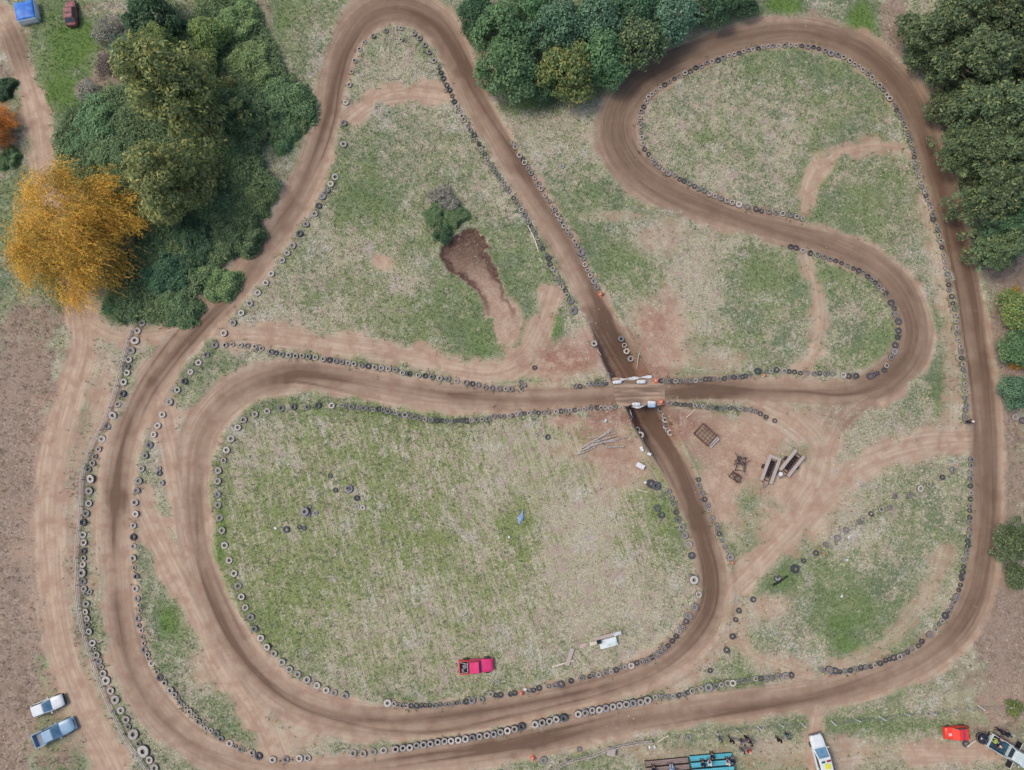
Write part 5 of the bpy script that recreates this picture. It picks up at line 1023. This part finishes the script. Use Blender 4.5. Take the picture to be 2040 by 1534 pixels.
wire_fence([(1596,1440),(1552,1443),(1508,1447),(1464,1452),(1425,1458)], 'wire fence with one white post left of the white van')
# wooden box on the crooked fence, kettle, drum
def crate(px, py):
    root = empty('wooden_crate', P(px, py), R(-12)); tag(root, 'grey wooden crate standing against the crooked pole fence', 'crate'); f = MB(); s = .95; f.box((0, 0, .62), (s, s, .05)); f.obj('lid', M['wood'], root, bevel=.01)
    for sx in (-1, 1): b_ = MB(); b_.box((sx*s*.46, 0, .3), (.05, s*.92, .58)); b_.obj('side', M['wood'], root); b_ = MB(); b_.box((0, sx*s*.46, .3), (s*.82, .05, .58)); b_.obj('side', M['wood'], root)
crate(1217, 1495)
def drum():
    root = empty('black_drum', P(1951, 1467)); tag(root, 'glossy black round drum between the orange red car and the white pickup', 'drum'); b_ = MB(); b_.lathe([(.5, 0), (.62, .2), (.66, .5), (.6, .8), (.4, 1.0), (.0, 1.08)], 24); b_.obj('body', M['gloss'], root, True); h_ = MB(); h_.lathe([(.66, .48), (.7, .48), (.7, .56), (.66, .56)], 24, closed=True); h_.obj('rim', M['greymetal'], root, True)
    l = MB(); l.lathe([(.05, 1.05), (.05, 1.14), (.0, 1.16)], 10); l.obj('handle', M['greymetal'], root, True)
drum()
put_tyre(6.6*PX, '', 'b', 'black', 1923, 1481, 0, 'dark tyre under the pole end next to the orange red car', None); 
# ------------------------------------------------------------------ spectator stands
def stand(name, pts, tone, label, rows, dark):
    """raked stand; pts: front left, front right (survey px), rows rise away from the track"""
    a = P(*pts[0]); b_ = P(*pts[1]); L_ = (b_-a).length; rz = math.atan2((b_-a).y, (b_-a).x); root = empty(name, a, rz); tag(root, label, 'stand'); D_ = .66
    for i in range(rows):
        z = .35+.3*i; mb = MB()
        for k in range(3): mb.box((L_/2, -D_*i-.1-.19*k, z), (L_-.06, .17, .05))
        mb.obj('seat_plank', tone, root, bevel=.006)
        mb = MB(); mb.box((L_/2, -D_*i-.02, z-.16), (L_-.1, .03, .24)); mb.obj('riser', dark, root)
    for x in (.05, L_/2, L_-.05):
        g = MB(); g.box((x, -D_*rows/2, .2+.15*rows), (.07, D_*rows+.1, .07), rx=-math.atan2(.3, D_)); g.obj('beam', dark, root)
        for i in (0, rows-1): g = MB(); g.box((x+.001, -D_*i-.3, (.3+.3*i)/2-.06), (.06, .06, .3+.3*i)); g.obj('leg', dark, root)
    return root, L_, D_
stA = stand('spectator_stand', ((1284,1515),(1370,1507)), M['oldplank'], 'weathered brown plank stand left of the turquoise one', 7, M['rustmetal'])
stB = stand('spectator_stand', ((1372,1505),(1456,1498)), M['turq'], 'bright turquoise plank stand with spectators at the bottom edge', 7, mat('dark_teal_paint', C(50, 92, 104), C(40, 74, 86), 3))
def seat_at(st, u, i):
    """world place of a sitter on row i at the share u of the length"""
    root, L_, D_ = st; rz = root.rotation_euler.z; v = Vector((u*L_, -D_*i-.25, .38+.3*i)); v.rotate(Matrix.Rotation(rz, 3, 'Z')); return root.location+v
# ------------------------------------------------------------------ vehicles
def paint(name, c, c2=None, rough=.35): return mat(name, c, c2 or tuple(x*.9 for x in c[:3])+(1,), 1.5, rough=rough, spec=.5)
M['lamp'] = mat('lamp_glass', C(226, 228, 226), C(196, 200, 202), 8, rough=.15, spec=.6)
M['redlamp'] = mat('red_lamp', C(176, 44, 40), C(140, 30, 30), 8, rough=.2)
M['greenlamp'] = mat('green_lamp', C(20, 112, 92), C(14, 92, 76), 8, rough=.2)
M['steel'] = mat('wheel_steel', C(170, 170, 172), C(120, 120, 122), 10, rough=.4, metal=.6)
def rr_ring(x, hw, zb, zt, r=.14, taper=.9):
    """rounded section across the car at x"""
    h = zt-zb; r = min(r, h*.45, hw*.5); pts = [(-hw*.94, zb), (-hw, zb+h*.3), (-hw, zt-r*1.2), (-hw+r*.35, zt-r*.35), (-hw+r*1.2, zt), (-hw*.4, zt+.025), (hw*.4, zt+.025), (hw-r*1.2, zt), (hw-r*.35, zt-r*.35), (hw, zt-r*1.2), (hw, zb+h*.3), (hw*.94, zb)]
    return [(x, y, z) for y, z in pts]
def wheel(root, x, y, r, wd=.2):
    mb = MB(); h = wd/2; mb.lathe([(r*.6, -h*.8), (r*.9, -h), (r, -h*.7), (r, h*.7), (r*.9, h), (r*.6, h*.8)], 22, axis='y', closed=True); o = mb.obj('wheel', M['rubber'], root, True, loc=(x, y, r))
    c = MB(); c.lathe([(0, -h*.5), (r*.2, -h*.75), (r*.62, -h*.6), (r*.62, h*.6), (r*.2, h*.75), (0, h*.5)], 18, axis='y'); c.obj('rim', M['steel'], o, True)
def panel(q, m0, m1, root, name, mt, off=.012):
    """slab of glass on the face q (four corners), with margins (sides, top/bottom)"""
    a, b_, c, d = (Vector(p) for p in q); n = (b_-a).cross(d-a).normalized()
    f = lambda u, v: a*(1-u)*(1-v)+b_*u*(1-v)+c*u*v+d*(1-u)*v
    p = [f(m0, m1), f(1-m0, m1), f(1-m0, 1-m1), f(m0, 1-m1)]
    mb = MB(); mb.add([x+n*off for x in p]+[x-n*.02 for x in p], [(0, 1, 2, 3), (7, 6, 5, 4), (0, 4, 5, 1), (1, 5, 6, 2), (2, 6, 7, 3), (3, 7, 4, 0)]); return mb.obj(name, mt, root)
def vehicle(name, label, cat, px, py, ang, L_, W_, Hh, mt, sp, zc=.8):
    """sp: body stations (share of length from the tail, half width share, top share) and a cabin: tail foot, tail top, nose top, nose foot (shares)"""
    x, y = G(px, py, zc); root = empty(name, (x, y, zat(x, y)), R(ang)); tag(root, label, cat); hw = W_/2; zb = .26; belt = sp.get('belt', .55)*Hh
    X = lambda s: (s-.5)*L_
    rings = [rr_ring(X(s), hw*ws, zb+(.08 if s in (0, 1) else 0), max(zb+.2, belt*ts)) for s, ws, ts in sp['body']]
    mb = MB(); mb.loft(rings); mb.obj('body', mt, root, True)
    c0, c1, c2, c3 = sp['cab']; hb, ht = hw*.93, hw*sp.get('roofw', .76); zb2, zt = belt-.02, Hh
    B = [(X(c0), -hb, zb2), (X(c3), -hb, zb2), (X(c3), hb, zb2), (X(c0), hb, zb2)]; T = [(X(c1), -ht, zt), (X(c2), -ht, zt), (X(c2), ht, zt), (X(c1), ht, zt)]
    cb = MB(); mid = [tuple(Vector(b_).lerp(Vector(t_), .92)+Vector((0, 0, .015))) for b_, t_ in zip(B, T)]
    T2 = [(p[0]*1, p[1]*.9, p[2]+.03) for p in T]
    cb.add(B+mid+T2, [(0, 1, 5, 4), (1, 2, 6, 5), (2, 3, 7, 6), (3, 0, 4, 7), (4, 5, 9, 8), (5, 6, 10, 9), (6, 7, 11, 10), (7, 4, 8, 11), (8, 9, 10, 11), (3, 2, 1, 0)]); cb.obj('cabin', mt, root, bevel=.035)
    gm = sp.get('glass', M['glass'])
    if sp.get('ws', 1): panel((B[1], B[2], T[2], T[1]), .07, .08, root, 'windscreen', gm)
    if sp.get('rw', 1): panel((B[3], B[0], T[0], T[3]), .1, .16, root, 'rear_window', M['glass'])
    for q in ((B[0], B[1], T[1], T[0]), (B[2], B[3], T[3], T[2])):
        a, b_, c, d = (Vector(p) for p in q); k = .52
        panel((a.lerp(b_, .04), a.lerp(b_, k), d.lerp(c, k), d.lerp(c, .06)), .05, .14, root, 'side_window', M['glass']); panel((a.lerp(b_, k), a.lerp(b_, .97), d.lerp(c, .95), d.lerp(c, k)), .05, .14, root, 'side_window', M['glass'])
    rad = sp.get('wheel', .32); wy = hw-.08+sp.get('track', 0)
    for s in sp.get('axles', (.2, .8)):
        for k in (-1, 1): wheel(root, X(s), k*wy, rad)
    nz = belt*sp['body'][-1][2]
    for k in (-1, 1):
        h_ = MB(); h_.box((X(1)-.05, k*hw*.66, nz-.16), (.12, .28, .14)); h_.obj('headlight', M['lamp'], root, bevel=.02)
        t_ = MB(); t_.box((X(0)+.04, k*hw*.78, .74), (.1, .16, .2)); t_.obj('tail_light', M['redlamp'], root, bevel=.02)
        if sp.get('mirror', 1): m_ = MB(); m_.box((X(c3)-.18, k*(hw+.1), belt+.1), (.12, .2, .14)); m_.obj('mirror', sp.get('mirrorm', mt), root, bevel=.03)
    bp = MB(); bp.box((X(1)+.02, 0, .42), (.16, W_*.9, .22)); bp.obj('front_bumper', sp.get('bump', M['black']), root, bevel=.05)
    bp = MB(); bp.box((X(0)-.02, 0, .42), (.14, W_*.9, .2)); bp.obj('rear_bumper', sp.get('bump', M['black']), root, bevel=.05)
    if sp.get('grille', 1): g = MB(); g.box((X(1)-.01, 0, nz-.2), (.08, hw*.9, .18)); g.obj('grille', M['black'], root, bevel=.02)
    if 'bed' in sp:
        b0, b1 = sp['bed']; xa, xb = X(b0), X(b1); zt2 = belt*.97; zf = .62; bm_ = sp.get('bedm', mt)
        f = MB(); f.box(((xa+xb)/2, 0, zf), (xb-xa, W_*.9, .08)); f.obj('bed_floor', sp.get('floorm', M['greymetal']), root)
        for k in (-1, 1): s_ = MB(); s_.box(((xa+xb)/2, k*(hw-.05), (zf+zt2)/2), (xb-xa, .09, zt2-zf+.4)); s_.obj('bed_side', bm_, root, bevel=.025)
        s_ = MB(); s_.box((xa+.05, 0, (zf+zt2)/2), (.08, W_*.92, zt2-zf+.3)); s_.obj('tailgate', bm_, root, bevel=.02)
    return root, X, hw, belt
hatch = [(0, .8, .8), (.03, .92, .92), (.12, .98, .98), (.3, 1, 1), (.6, 1, 1), (.72, .98, .95), (.9, .93, .86), (.975, .84, .78), (1, .7, .66)]
ute = lambda b1: [(b1, .98, .98), (b1+.05, 1, 1), (.6, 1, 1), (.72, .98, .97), (.92, .94, .9), (.98, .86, .8), (1, .74, .7)]
WH = paint('white_car_paint', C(232, 236, 236)); BLU = paint('grey_blue_car_paint', C(150, 182, 206), C(136, 168, 194)); PNK = paint('bright_pink_car_paint', C(238, 66, 132), C(230, 50, 100)); RED_ = paint('orange_red_car_paint', C(240, 68, 44), C(226, 50, 34)); RST = paint('faded_red_car_paint', C(172, 106, 106), C(126, 82, 78), .7)
vehicle('parked_car', 'white hatchback parked above the grey blue pickup', 'car', 92, 1407.5, 21, 4.05, 1.62, 1.5, WH, dict(body=hatch, cab=(.06, .16, .47, .68), glass=M['skyglass'], belt=.6))
vehicle('pickup_truck', 'grey blue double cab pickup parked below the white hatchback', 'pickup', 106, 1460, 25, 5.0, 1.75, 1.7, BLU, dict(body=ute(.3), cab=(.31, .335, .56, .70), glass=M['skyglass'], belt=.58, bed=(0, .3), axles=(.2, .83), floorm=paint('bed_blue', C(128, 154, 186), C(146, 140, 140), .6), bump=BLU))
root, X, hw, belt = vehicle('pickup_truck', 'bright pink and red stripped pickup standing alone in the infield grass', 'pickup', 948, 1328, 4, 4.1, 1.65, 1.35, PNK, dict(body=ute(.29), cab=(.30, .33, .60, .66), belt=.62, bed=(0, .29), axles=(.2, .83), ws=1, rw=1, mirror=0, roofw=.82, track=.1, bedm=RED_, floorm=M['black'], grille=0, bump=PNK))
c = MB(); c.box((X(.17), .1, .78), (.5, .5, .3), .4); c.box((X(.1), -.35, .75), (.3, .4, .25), .2); c.obj('engine_block', M['greymetal'], root, bevel=.03)
c = MB(); c.tube([(X(.26), -.6, 1.0), (X(.26), -.5, 1.35), (X(.26), .5, 1.35), (X(.26), .6, 1.0)], .03, 6); c.tube([(X(.03), -.65, .9), (X(.26), -.5, 1.3)], .025, 6); c.tube([(X(.03), .65, .9), (X(.26), .5, 1.3)], .025, 6); c.obj('roll_bar', M['offwhite'], root, True)
c = MB(); c.box((X(.46), hw*.87, .86), (1.0, .06, .5)); c.obj('door', RED_, root, bevel=.02)
root, X, hw, belt = vehicle('parked_car', 'small bright orange red car with a dark stripe across its roof', 'car', 1908, 1461, 183, 2.9, 1.55, 1.38, RED_, dict(body=hatch, cab=(.06, .17, .55, .74), belt=.6, ws=0, rw=0, mirror=0, grille=0, roofw=.82, bump=RED_, wheel=.28))
c = MB(); c.box((X(.36), 0, 1.42), (.14, hw*1.5, .012)); c.obj('roof_stripe', paint('violet_stripe', C(98, 74, 150)), root)
c = MB(); c.box((X(.82), .1, belt*.92+.04), (.42, .34, .012)); c.obj('bonnet_patch', paint('pale_patch', C(246, 190, 180)), root)
root, X, hw, belt = vehicle('ambulance_van', 'white van with yellow roof panels and green and red lights cut by the bottom edge', 'van', 1637, 1511, 103, 5.6, 1.75, 1.85, WH, dict(body=hatch, cab=(.02, .05, .58, .77), belt=.55, glass=M['skyglass'], bump=M['greymetal'], roofw=.84))
YEL = paint('yellow_panel', C(232, 232, 70), C(222, 216, 60))
for s in (.42, .27, .12): c = MB(); c.box((X(s), -.12, 1.905), (.62, .72, .014)); c.obj('roof_panel', YEL, root)
c = MB(); c.box((X(.53), .32, 1.95), (.2, .42, .12)); c.obj('light', M['greenlamp'], root, bevel=.03)
c = MB(); c.box((X(.53), -.36, 1.95), (.2, .5, .12)); c.obj('light', M['redlamp'], root, bevel=.03)
cage_root, X, hw, belt = vehicle('pickup_truck', 'white pickup with open doors and people in its rear bed, cut by the right edge', 'pickup', 2010, 1497, -31, 5.6, 1.75, 1.8, paint('pale_car_paint', C(222, 230, 226), C(202, 214, 210)), dict(body=ute(.46), cab=(.46, .48, .70, .80), belt=.56, bed=(0, .46), axles=(.2, .84), floorm=paint('teal_mat', C(44, 92, 108), C(30, 56, 74), .7), grille=1))
for k in (-1, 1):
    c = MB(); c.box((X(.58), k*(hw+.42), 1.0), (.06, .85, .8)); d = c.obj('door', M['gloss'], cage_root, bevel=.02)
    c = MB(); c.tube([(X(.58)+.03, k*hw, 1.43), (X(.58)+.03, k*(hw+.85), 1.43), (X(.58)+.03, k*(hw+.85), .6)], .035, 6); c.obj('door_frame', M['offwhite'], d, True)
    c = MB(); c.tube([(X(.03), k*(hw-.05), 1.25), (X(.44), k*(hw-.05), 1.4)], .035, 6); c.obj('bed_rail', M['offwhite'], cage_root, True)
root, X, hw, belt = vehicle('wrecked_car', 'rusty red car wreck on the lawn at the top left', 'car', 139, 24, 97, 3.5, 1.5, 1.35, RST, dict(body=hatch, cab=(.07, .2, .58, .74), belt=.58, mirror=0, glass=M['rustmetal'], bump=M['rustmetal'], wheel=.29))
c = MB(); c.box((X(.38), .05, 1.395), (.16, .62, .012)); c.obj('roof_opening', M['black'], root)
def tent():
    hc = 1.05; cx, cy = G(50, 21, hc); root = empty('market_tent', (cx, cy, zat(cx, cy)), R(13)); tag(root, 'small tent with a bright blue roof and white side walls', 'tent'); s = 1.28
    blue = mat('blue_tarpaulin', C(44, 112, 206), C(84, 150, 224), 1.1, rough=.5); wh = mat('white_tarpaulin', C(240, 244, 244), C(220, 230, 232), 1.5, rough=.6); n = 10; vs = []; rr = random.Random(3)
    for j in range(n+1):
        for i in range(n+1):
            u, v = i/n*2-1, j/n*2-1; vs.append((u*s, v*s, hc+.32*(1-max(abs(u), abs(v)))-.06*math.cos(u*3)*math.cos(v*3)*(max(abs(u), abs(v)) < .9)+rr.uniform(-.015, .015)))
    k = n+1; mb = MB(); mb.add(vs, [(j*k+i, j*k+i+1, (j+1)*k+i+1, (j+1)*k+i) for j in range(n) for i in range(n)]); o = mb.obj('roof', blue, root, True); o.modifiers.new('thick', 'SOLIDIFY').thickness = .02
    for rz in (0, 90, 270):
        w_ = MB(); vs = []
        for i in range(13):
            u = i/12*2-1
            for z in (.03, .4, .75, hc-.02): vs.append((u*s*1.0, -s-.01+.03*math.sin(i*1.9)*(1-z/hc)-(hc-z)*.10, z))
        w_.add(vs, [(i*4+j, (i+1)*4+j, (i+1)*4+j+1, i*4+j+1) for i in range(12) for j in range(3)]); q = w_.obj('side_wall', wh, root, True, rot=(0, 0, R(rz))); q.modifiers.new('thick', 'SOLIDIFY').thickness = .015
    for sx in (-1, 1):
        for sy in (-1, 1): g = MB(); g.tube([(sx*s*.97, sy*s*.97, 0), (sx*s*.97, sy*s*.97, hc)], .025, 6); g.obj('pole', M['greymetal'], root, True)
tent()
# ------------------------------------------------------------------ people
def skin_mesh(name, verts, edges, rad, root, sub=1):
    me = bpy.data.meshes.new(name+'_sk'); me.from_pydata([tuple(v) for v in verts], edges, []); o = bpy.data.objects.new(name+'_sk', me); COL.objects.link(o)
    sk = o.modifiers.new('skin', 'SKIN'); sk.use_smooth_shade = True; ss = o.modifiers.new('sub', 'SUBSURF'); ss.levels = sub; ss.render_levels = sub
    for i, v in enumerate(me.skin_vertices[0].data): r = rad[i]; v.radius = (r, r) if not hasattr(r, '__len__') else r; v.use_root = (i == root)
    dg = bpy.context.evaluated_depsgraph_get(); dg.update(); out = bpy.data.meshes.new_from_object(o.evaluated_get(dg)); out.name = name
    bpy.data.objects.remove(o); bpy.data.meshes.remove(me); return out
class Sk:
    def __init__(s): s.v = []; s.e = []; s.r = []
    def add(s, p, r, par=None):
        s.v.append(Vector(p)); s.r.append(r); i = len(s.v)-1
        if par is not None: s.e.append((par, i))
        return i
POSES = {}
def pose_meshes(key):
    """body facing +X, feet (or seat) at the origin"""
    if key in POSES: return POSES[key]
    sit = key.startswith('sit'); bend = .22 if key == 'sit2' else .05
    hz = .12 if sit else .93; up = lambda h: Vector((bend*h*1.2, 0, hz+h))
    arms = {'stand': ((.02, .26, .18), (.12, .25, -.02)), 'stand2': ((.14, .26, .2), (.36, .14, .22)), 'walk': ((-.1, .25, .2), (.06, .26, .0)), 'sit': ((.08, .26, .2), (.3, .12, .1)), 'sit2': ((.2, .25, .2), (.42, .1, .2))}[key]
    def legs(k):
        s_ = .1*k
        if sit: return [(.02, s_, hz-.02), (.44, s_*1.5, hz+.03), (.42, s_*1.4, hz-.34), (.55, s_*1.5, hz-.4)]
        sw = {'walk': .2*k, 'stand2': .06*k}.get(key, .02*k); return [(0, s_, .9), (sw*.5+.03, s_*1.05, .5), (sw, s_*1.1, .09), (sw+.15, s_*1.2, .03)]
    def arm(k):
        sh = up(.5)+Vector((0, .19*k, 0)); e = Vector((arms[0][0]+sh.x*.6, arms[0][1]*k, hz+arms[0][2]+.02)); w_ = Vector((arms[1][0]+sh.x*.6, arms[1][1]*k, hz+arms[1][2])); return sh, e, w_
    b_ = Sk(); pel = b_.add((0, 0, hz), (.13, .16)); sp = b_.add(up(.22), (.115, .145), pel); ch = b_.add(up(.43), (.12, .17), sp); nk = b_.add(up(.57), .055, ch); hb = b_.add(up(.64)+Vector((.02, 0, 0)), .075, nk); hd = b_.add(up(.74)+Vector((.03, 0, 0)), .098, hb); b_.add(up(.83)+Vector((.02, 0, 0)), .07, hd)
    b_.add(up(.71)+Vector((.135, 0, 0)), .016, hd)
    for k in (-1, 1):
        b_.add(up(.72)+Vector((.02, .105*k, 0)), .02, hd)
        sh, e, w_ = arm(k); i = b_.add(sh, .062, ch); i = b_.add(e, .045, i); i = b_.add(w_, .032, i); d = (w_-e).normalized(); h_ = b_.add(w_+d*.07, (.018, .04), i); sd_ = Vector((0, 0, 1)).cross(d).normalized(); cu = Vector((0, 0, -.02))
        for f in range(4): q = w_+d*.11+sd_*(f-1.5)*.021; j = b_.add(q, .009, h_); b_.add(q+d*(.05, .065, .06, .045)[f]+cu, .008, j)
        j = b_.add(w_+d*.05+sd_*.045*k, .011, h_); b_.add(w_+d*.09+sd_*.07*k+cu*.5, .009, j)
        l = legs(k); i = b_.add(l[0], .09, pel); i = b_.add(l[1], .062, i); i = b_.add(l[2], .042, i); b_.add(l[3], .035, i)
    body = skin_mesh('body', b_.v, b_.e, b_.r, 0)
    c = Sk(); pel = c.add((0, 0, hz+.02), (.15, .18)); sp = c.add(up(.22), (.14, .17), pel); ch = c.add(up(.43), (.145, .195), sp); c.add(up(.53), .085, ch)
    for k in (-1, 1): sh, e, w_ = arm(k); i = c.add(sh, .085, ch); i = c.add(e, .066, i); c.add(e.lerp(w_, .92), .05, i)
    jacket = skin_mesh('jacket', c.v, c.e, c.r, 0)
    t = Sk(); pel = t.add((0, 0, hz), (.145, .175))
    for k in (-1, 1): l = legs(k); i = t.add(l[0], .108, pel); i = t.add(l[1], .082, i); t.add(Vector(l[1]).lerp(Vector(l[2]), .93), .06, i)
    trousers = skin_mesh('trousers', t.v, t.e, t.r, 0)
    hp = up(.765)+Vector((.018, 0, 0)); hm = MB(); hm.lathe([(.112, -.045), (.12, 0), (.108, .055), (.07, .1), (0, .118)], 14, tuple(hp)); hair = hm.mesh('hair', M['black'], True)
    cm = MB(); cm.lathe([(.122, -.015), (.125, .03), (.1, .085), (0, .12)], 14, tuple(hp)); cm.box((hp.x+.15, 0, hp.z-.01), (.13, .17, .015)); cap = cm.mesh('cap', M['black'], True)
    hl = MB(); hl.lathe([(.11, -.14), (.145, -.07), (.15, .02), (.12, .1), (.06, .14), (0, .15)], 16, tuple(hp)); helm = hl.mesh('helmet', M['black'], True)
    ey = MB()
    for k in (-1, 1): ey.lathe([(0, -.012), (.012, 0), (0, .012)], 8, tuple(up(.75)+Vector((.118, .037*k, 0))))
    eyes = ey.mesh('eyes', M['black'], True); sm = []
    for k in (-1, 1):
        l = legs(k); s_ = MB(); a = Vector(l[2]); q = Vector(l[3]); s_.loft([[(p[0], p[1], p[2]) for p in (Vector((x, y+a.y, z)) for y, z in ((-.045*f, -.03+a.z-.06), (.045*f, -.03+a.z-.06), (.045*f, a.z+.03*f-.03), (-.045*f, a.z+.03*f-.03)))] for x, f in ((a.x-.07, .8), (a.x, 1.1), (a.x+.12, 1), (a.x+.2, .6))]); sm.append(s_.mesh('shoe', M['black'], True))
    POSES[key] = dict(body=body, jacket=jacket, trousers=trousers, hair=hair, cap=cap, helmet=helm, eyes=eyes, shoes=sm); return POSES[key]
CL = {}
def cloth(c): 
    if c not in CL: CL[c] = mat('cloth_%d_%d_%d' % c, C(*c), None, 9, rough=.85)
    return CL[c]
def person(loc, rz, pose, top, leg, head, label, hc=(48, 40, 36), group=None):
    ms = pose_meshes(pose); root = empty('person', loc, R(rz)); tag(root, label, 'person', group)
    link('body', ms['body'], root, mat=M['skin']); link('jacket', ms['jacket'], root, mat=cloth(top)); link('trousers', ms['trousers'], root, mat=cloth(leg)); link(head, ms[head], root, mat=cloth(hc)); link('eyes', ms['eyes'], root, mat=M['black'])
    for s_ in ms['shoes']: link('shoe', s_, root, mat=M['black'])
NAVY, BLK, WHT, GRY, SKY, REDC, GRN, YG, TEAL = (44, 52, 84), (38, 38, 44), (226, 224, 224), (130, 130, 146), (160, 190, 222), (196, 52, 52), (58, 158, 96), (196, 214, 96), (72, 122, 140)
ppl = [  # px, py, turn, pose, jacket, trousers, head, label, head colour
 (1922,841,20,'stand2',BLK,BLK,'helmet','person in black with a white helmet by the right hand tyres',WHT),
 (1453,1470,80,'walk',BLK,BLK,'hair','person in black walking near the poles above the turquoise stand',(40,34,32)),
 (1430,1467,60,'stand',TEAL,GRY,'hair','person in faded teal left of the one in black above the stand',(90,80,70)),
 (1474,1472,-40,'stand',GRY,NAVY,'hair','person in grey at the upper left of the standing circle',(70,56,48)),
 (1491,1473,210,'stand2',BLK,BLK,'hair','person in black at the right of the standing circle',(34,30,30)),
 (1487,1489,120,'stand2',REDC,GRY,'cap','person in red with a peach cap in the standing circle',(240,190,160)),
 (1474,1490,60,'stand',(150,152,170),NAVY,'hair','person in pale grey at the lower left of the standing circle',(60,48,44)),
 (1484,1465,-90,'stand',(96,70,76),BLK,'hair','person in maroon at the top of the standing circle',(50,40,38)),
 (1546,1468,90,'stand',BLK,BLK,'hair','person in black standing alone between the stands and the van',(34,32,32)),
 (1563,1459,200,'stand2',TEAL,NAVY,'hair','person in teal and navy below the wire fence near the van',(60,50,46)),
 (1983,1450,200,'stand2',BLK,NAVY,'helmet','person in black with a dark helmet behind the white pickup',(40,40,52)),
 (1995,1456,140,'stand',NAVY,BLK,'cap','person in navy right of the dark helmet behind the white pickup',(60,60,72)),
 (1976,1462,-30,'stand2',(80,60,96),BLK,'hair','person in dark purple at the tail of the white pickup',(200,190,190))]
for px, py, rz, ps, tp, lg, hd, lab, hc in ppl: person(P(px, py), rz, ps, tp, lg, hd, lab, hc)
sit = [(stB, .28, 1, 'sit', NAVY, BLK, 'hair', 'person in navy seated left of the white top on the turquoise stand', (40,36,36)), (stB, .44, 1, 'sit2', WHT, GRY, 'cap', 'person in white seated in the middle of the turquoise stand', (236,232,228)), (stB, .53, .3, 'sit', (60,62,80), BLK, 'hair', 'person in dark grey seated on the front row of the turquoise stand', (44,38,36)),
 (stB, .86, 1, 'sit', WHT, NAVY, 'cap', 'person in white with a pale cap at the right end of the turquoise stand', (236,214,206)), (stB, .975, 1.1, 'sit2', NAVY, NAVY, 'hair', 'person in navy at the right corner of the turquoise stand', (36,40,70)), (stB, .55, 3.1, 'sit2', GRN, GRY, 'hair', 'person in green on the turquoise stand near the bottom edge', (50,44,40)),
 (stB, .66, 3, 'sit', (70,64,90), BLK, 'hair', 'person in violet grey right of the green jacket on the stand', (40,36,40)), (stB, .36, 3.2, 'sit', (214,214,220), BLK, 'cap', 'person in pale grey left of the green jacket on the stand', (230,230,232)), (stB, .82, 3.3, 'sit', NAVY, BLK, 'hair', 'person in navy low at the right of the turquoise stand', (40,36,40)),
 (stA, .17, 1.2, 'sit', NAVY, BLK, 'hair', 'person in navy seated at the left of the brown stand', (40,36,40)), (stA, .25, 2, 'sit2', (90,96,132), NAVY, 'cap', 'person in slate blue seated behind the navy one on the brown stand', (60,64,92)), (stA, .1, 2.2, 'sit', (120,74,78), BLK, 'hair', 'person in maroon at the left edge of the brown stand', (50,40,40)), (stA, .58, 1.1, 'sit', SKY, SKY, 'hair', 'person in sky blue seated at the right half of the brown stand', (90,80,76)), (stA, .68, 2.1, 'sit2', WHT, BLK, 'cap', 'person in white seated behind the sky blue one on the brown stand', (60,50,48))]
for st, u, i, ps, tp, lg, hd, lab, hc in sit:
    r_ = st[0].rotation_euler.z; p = seat_at(st, u, round(i)); person(p-Vector((0, 0, .01)), math.degrees(r_)+90, ps, tp, lg, hd, lab, hc)
def in_bed(u, v, ps, tp, lab, hc, hd='hair', turn=0):
    q = Vector(((u-.5)*5.6, v, .70)); q.rotate(Matrix.Rotation(cage_root.rotation_euler.z, 3, 'Z')); person(cage_root.location+q, math.degrees(cage_root.rotation_euler.z)+turn, ps, tp, NAVY, hd, lab, hc)
in_bed(.1, .25, 'sit', YG, 'person in yellow green sitting at the tail of the pickup bed', (150,160,110), 'cap', 180)
in_bed(.22, -.15, 'sit2', (96,70,70), 'person in brown with a pale cap sitting inside the pickup bed', (236,196,186), 'cap', 150)
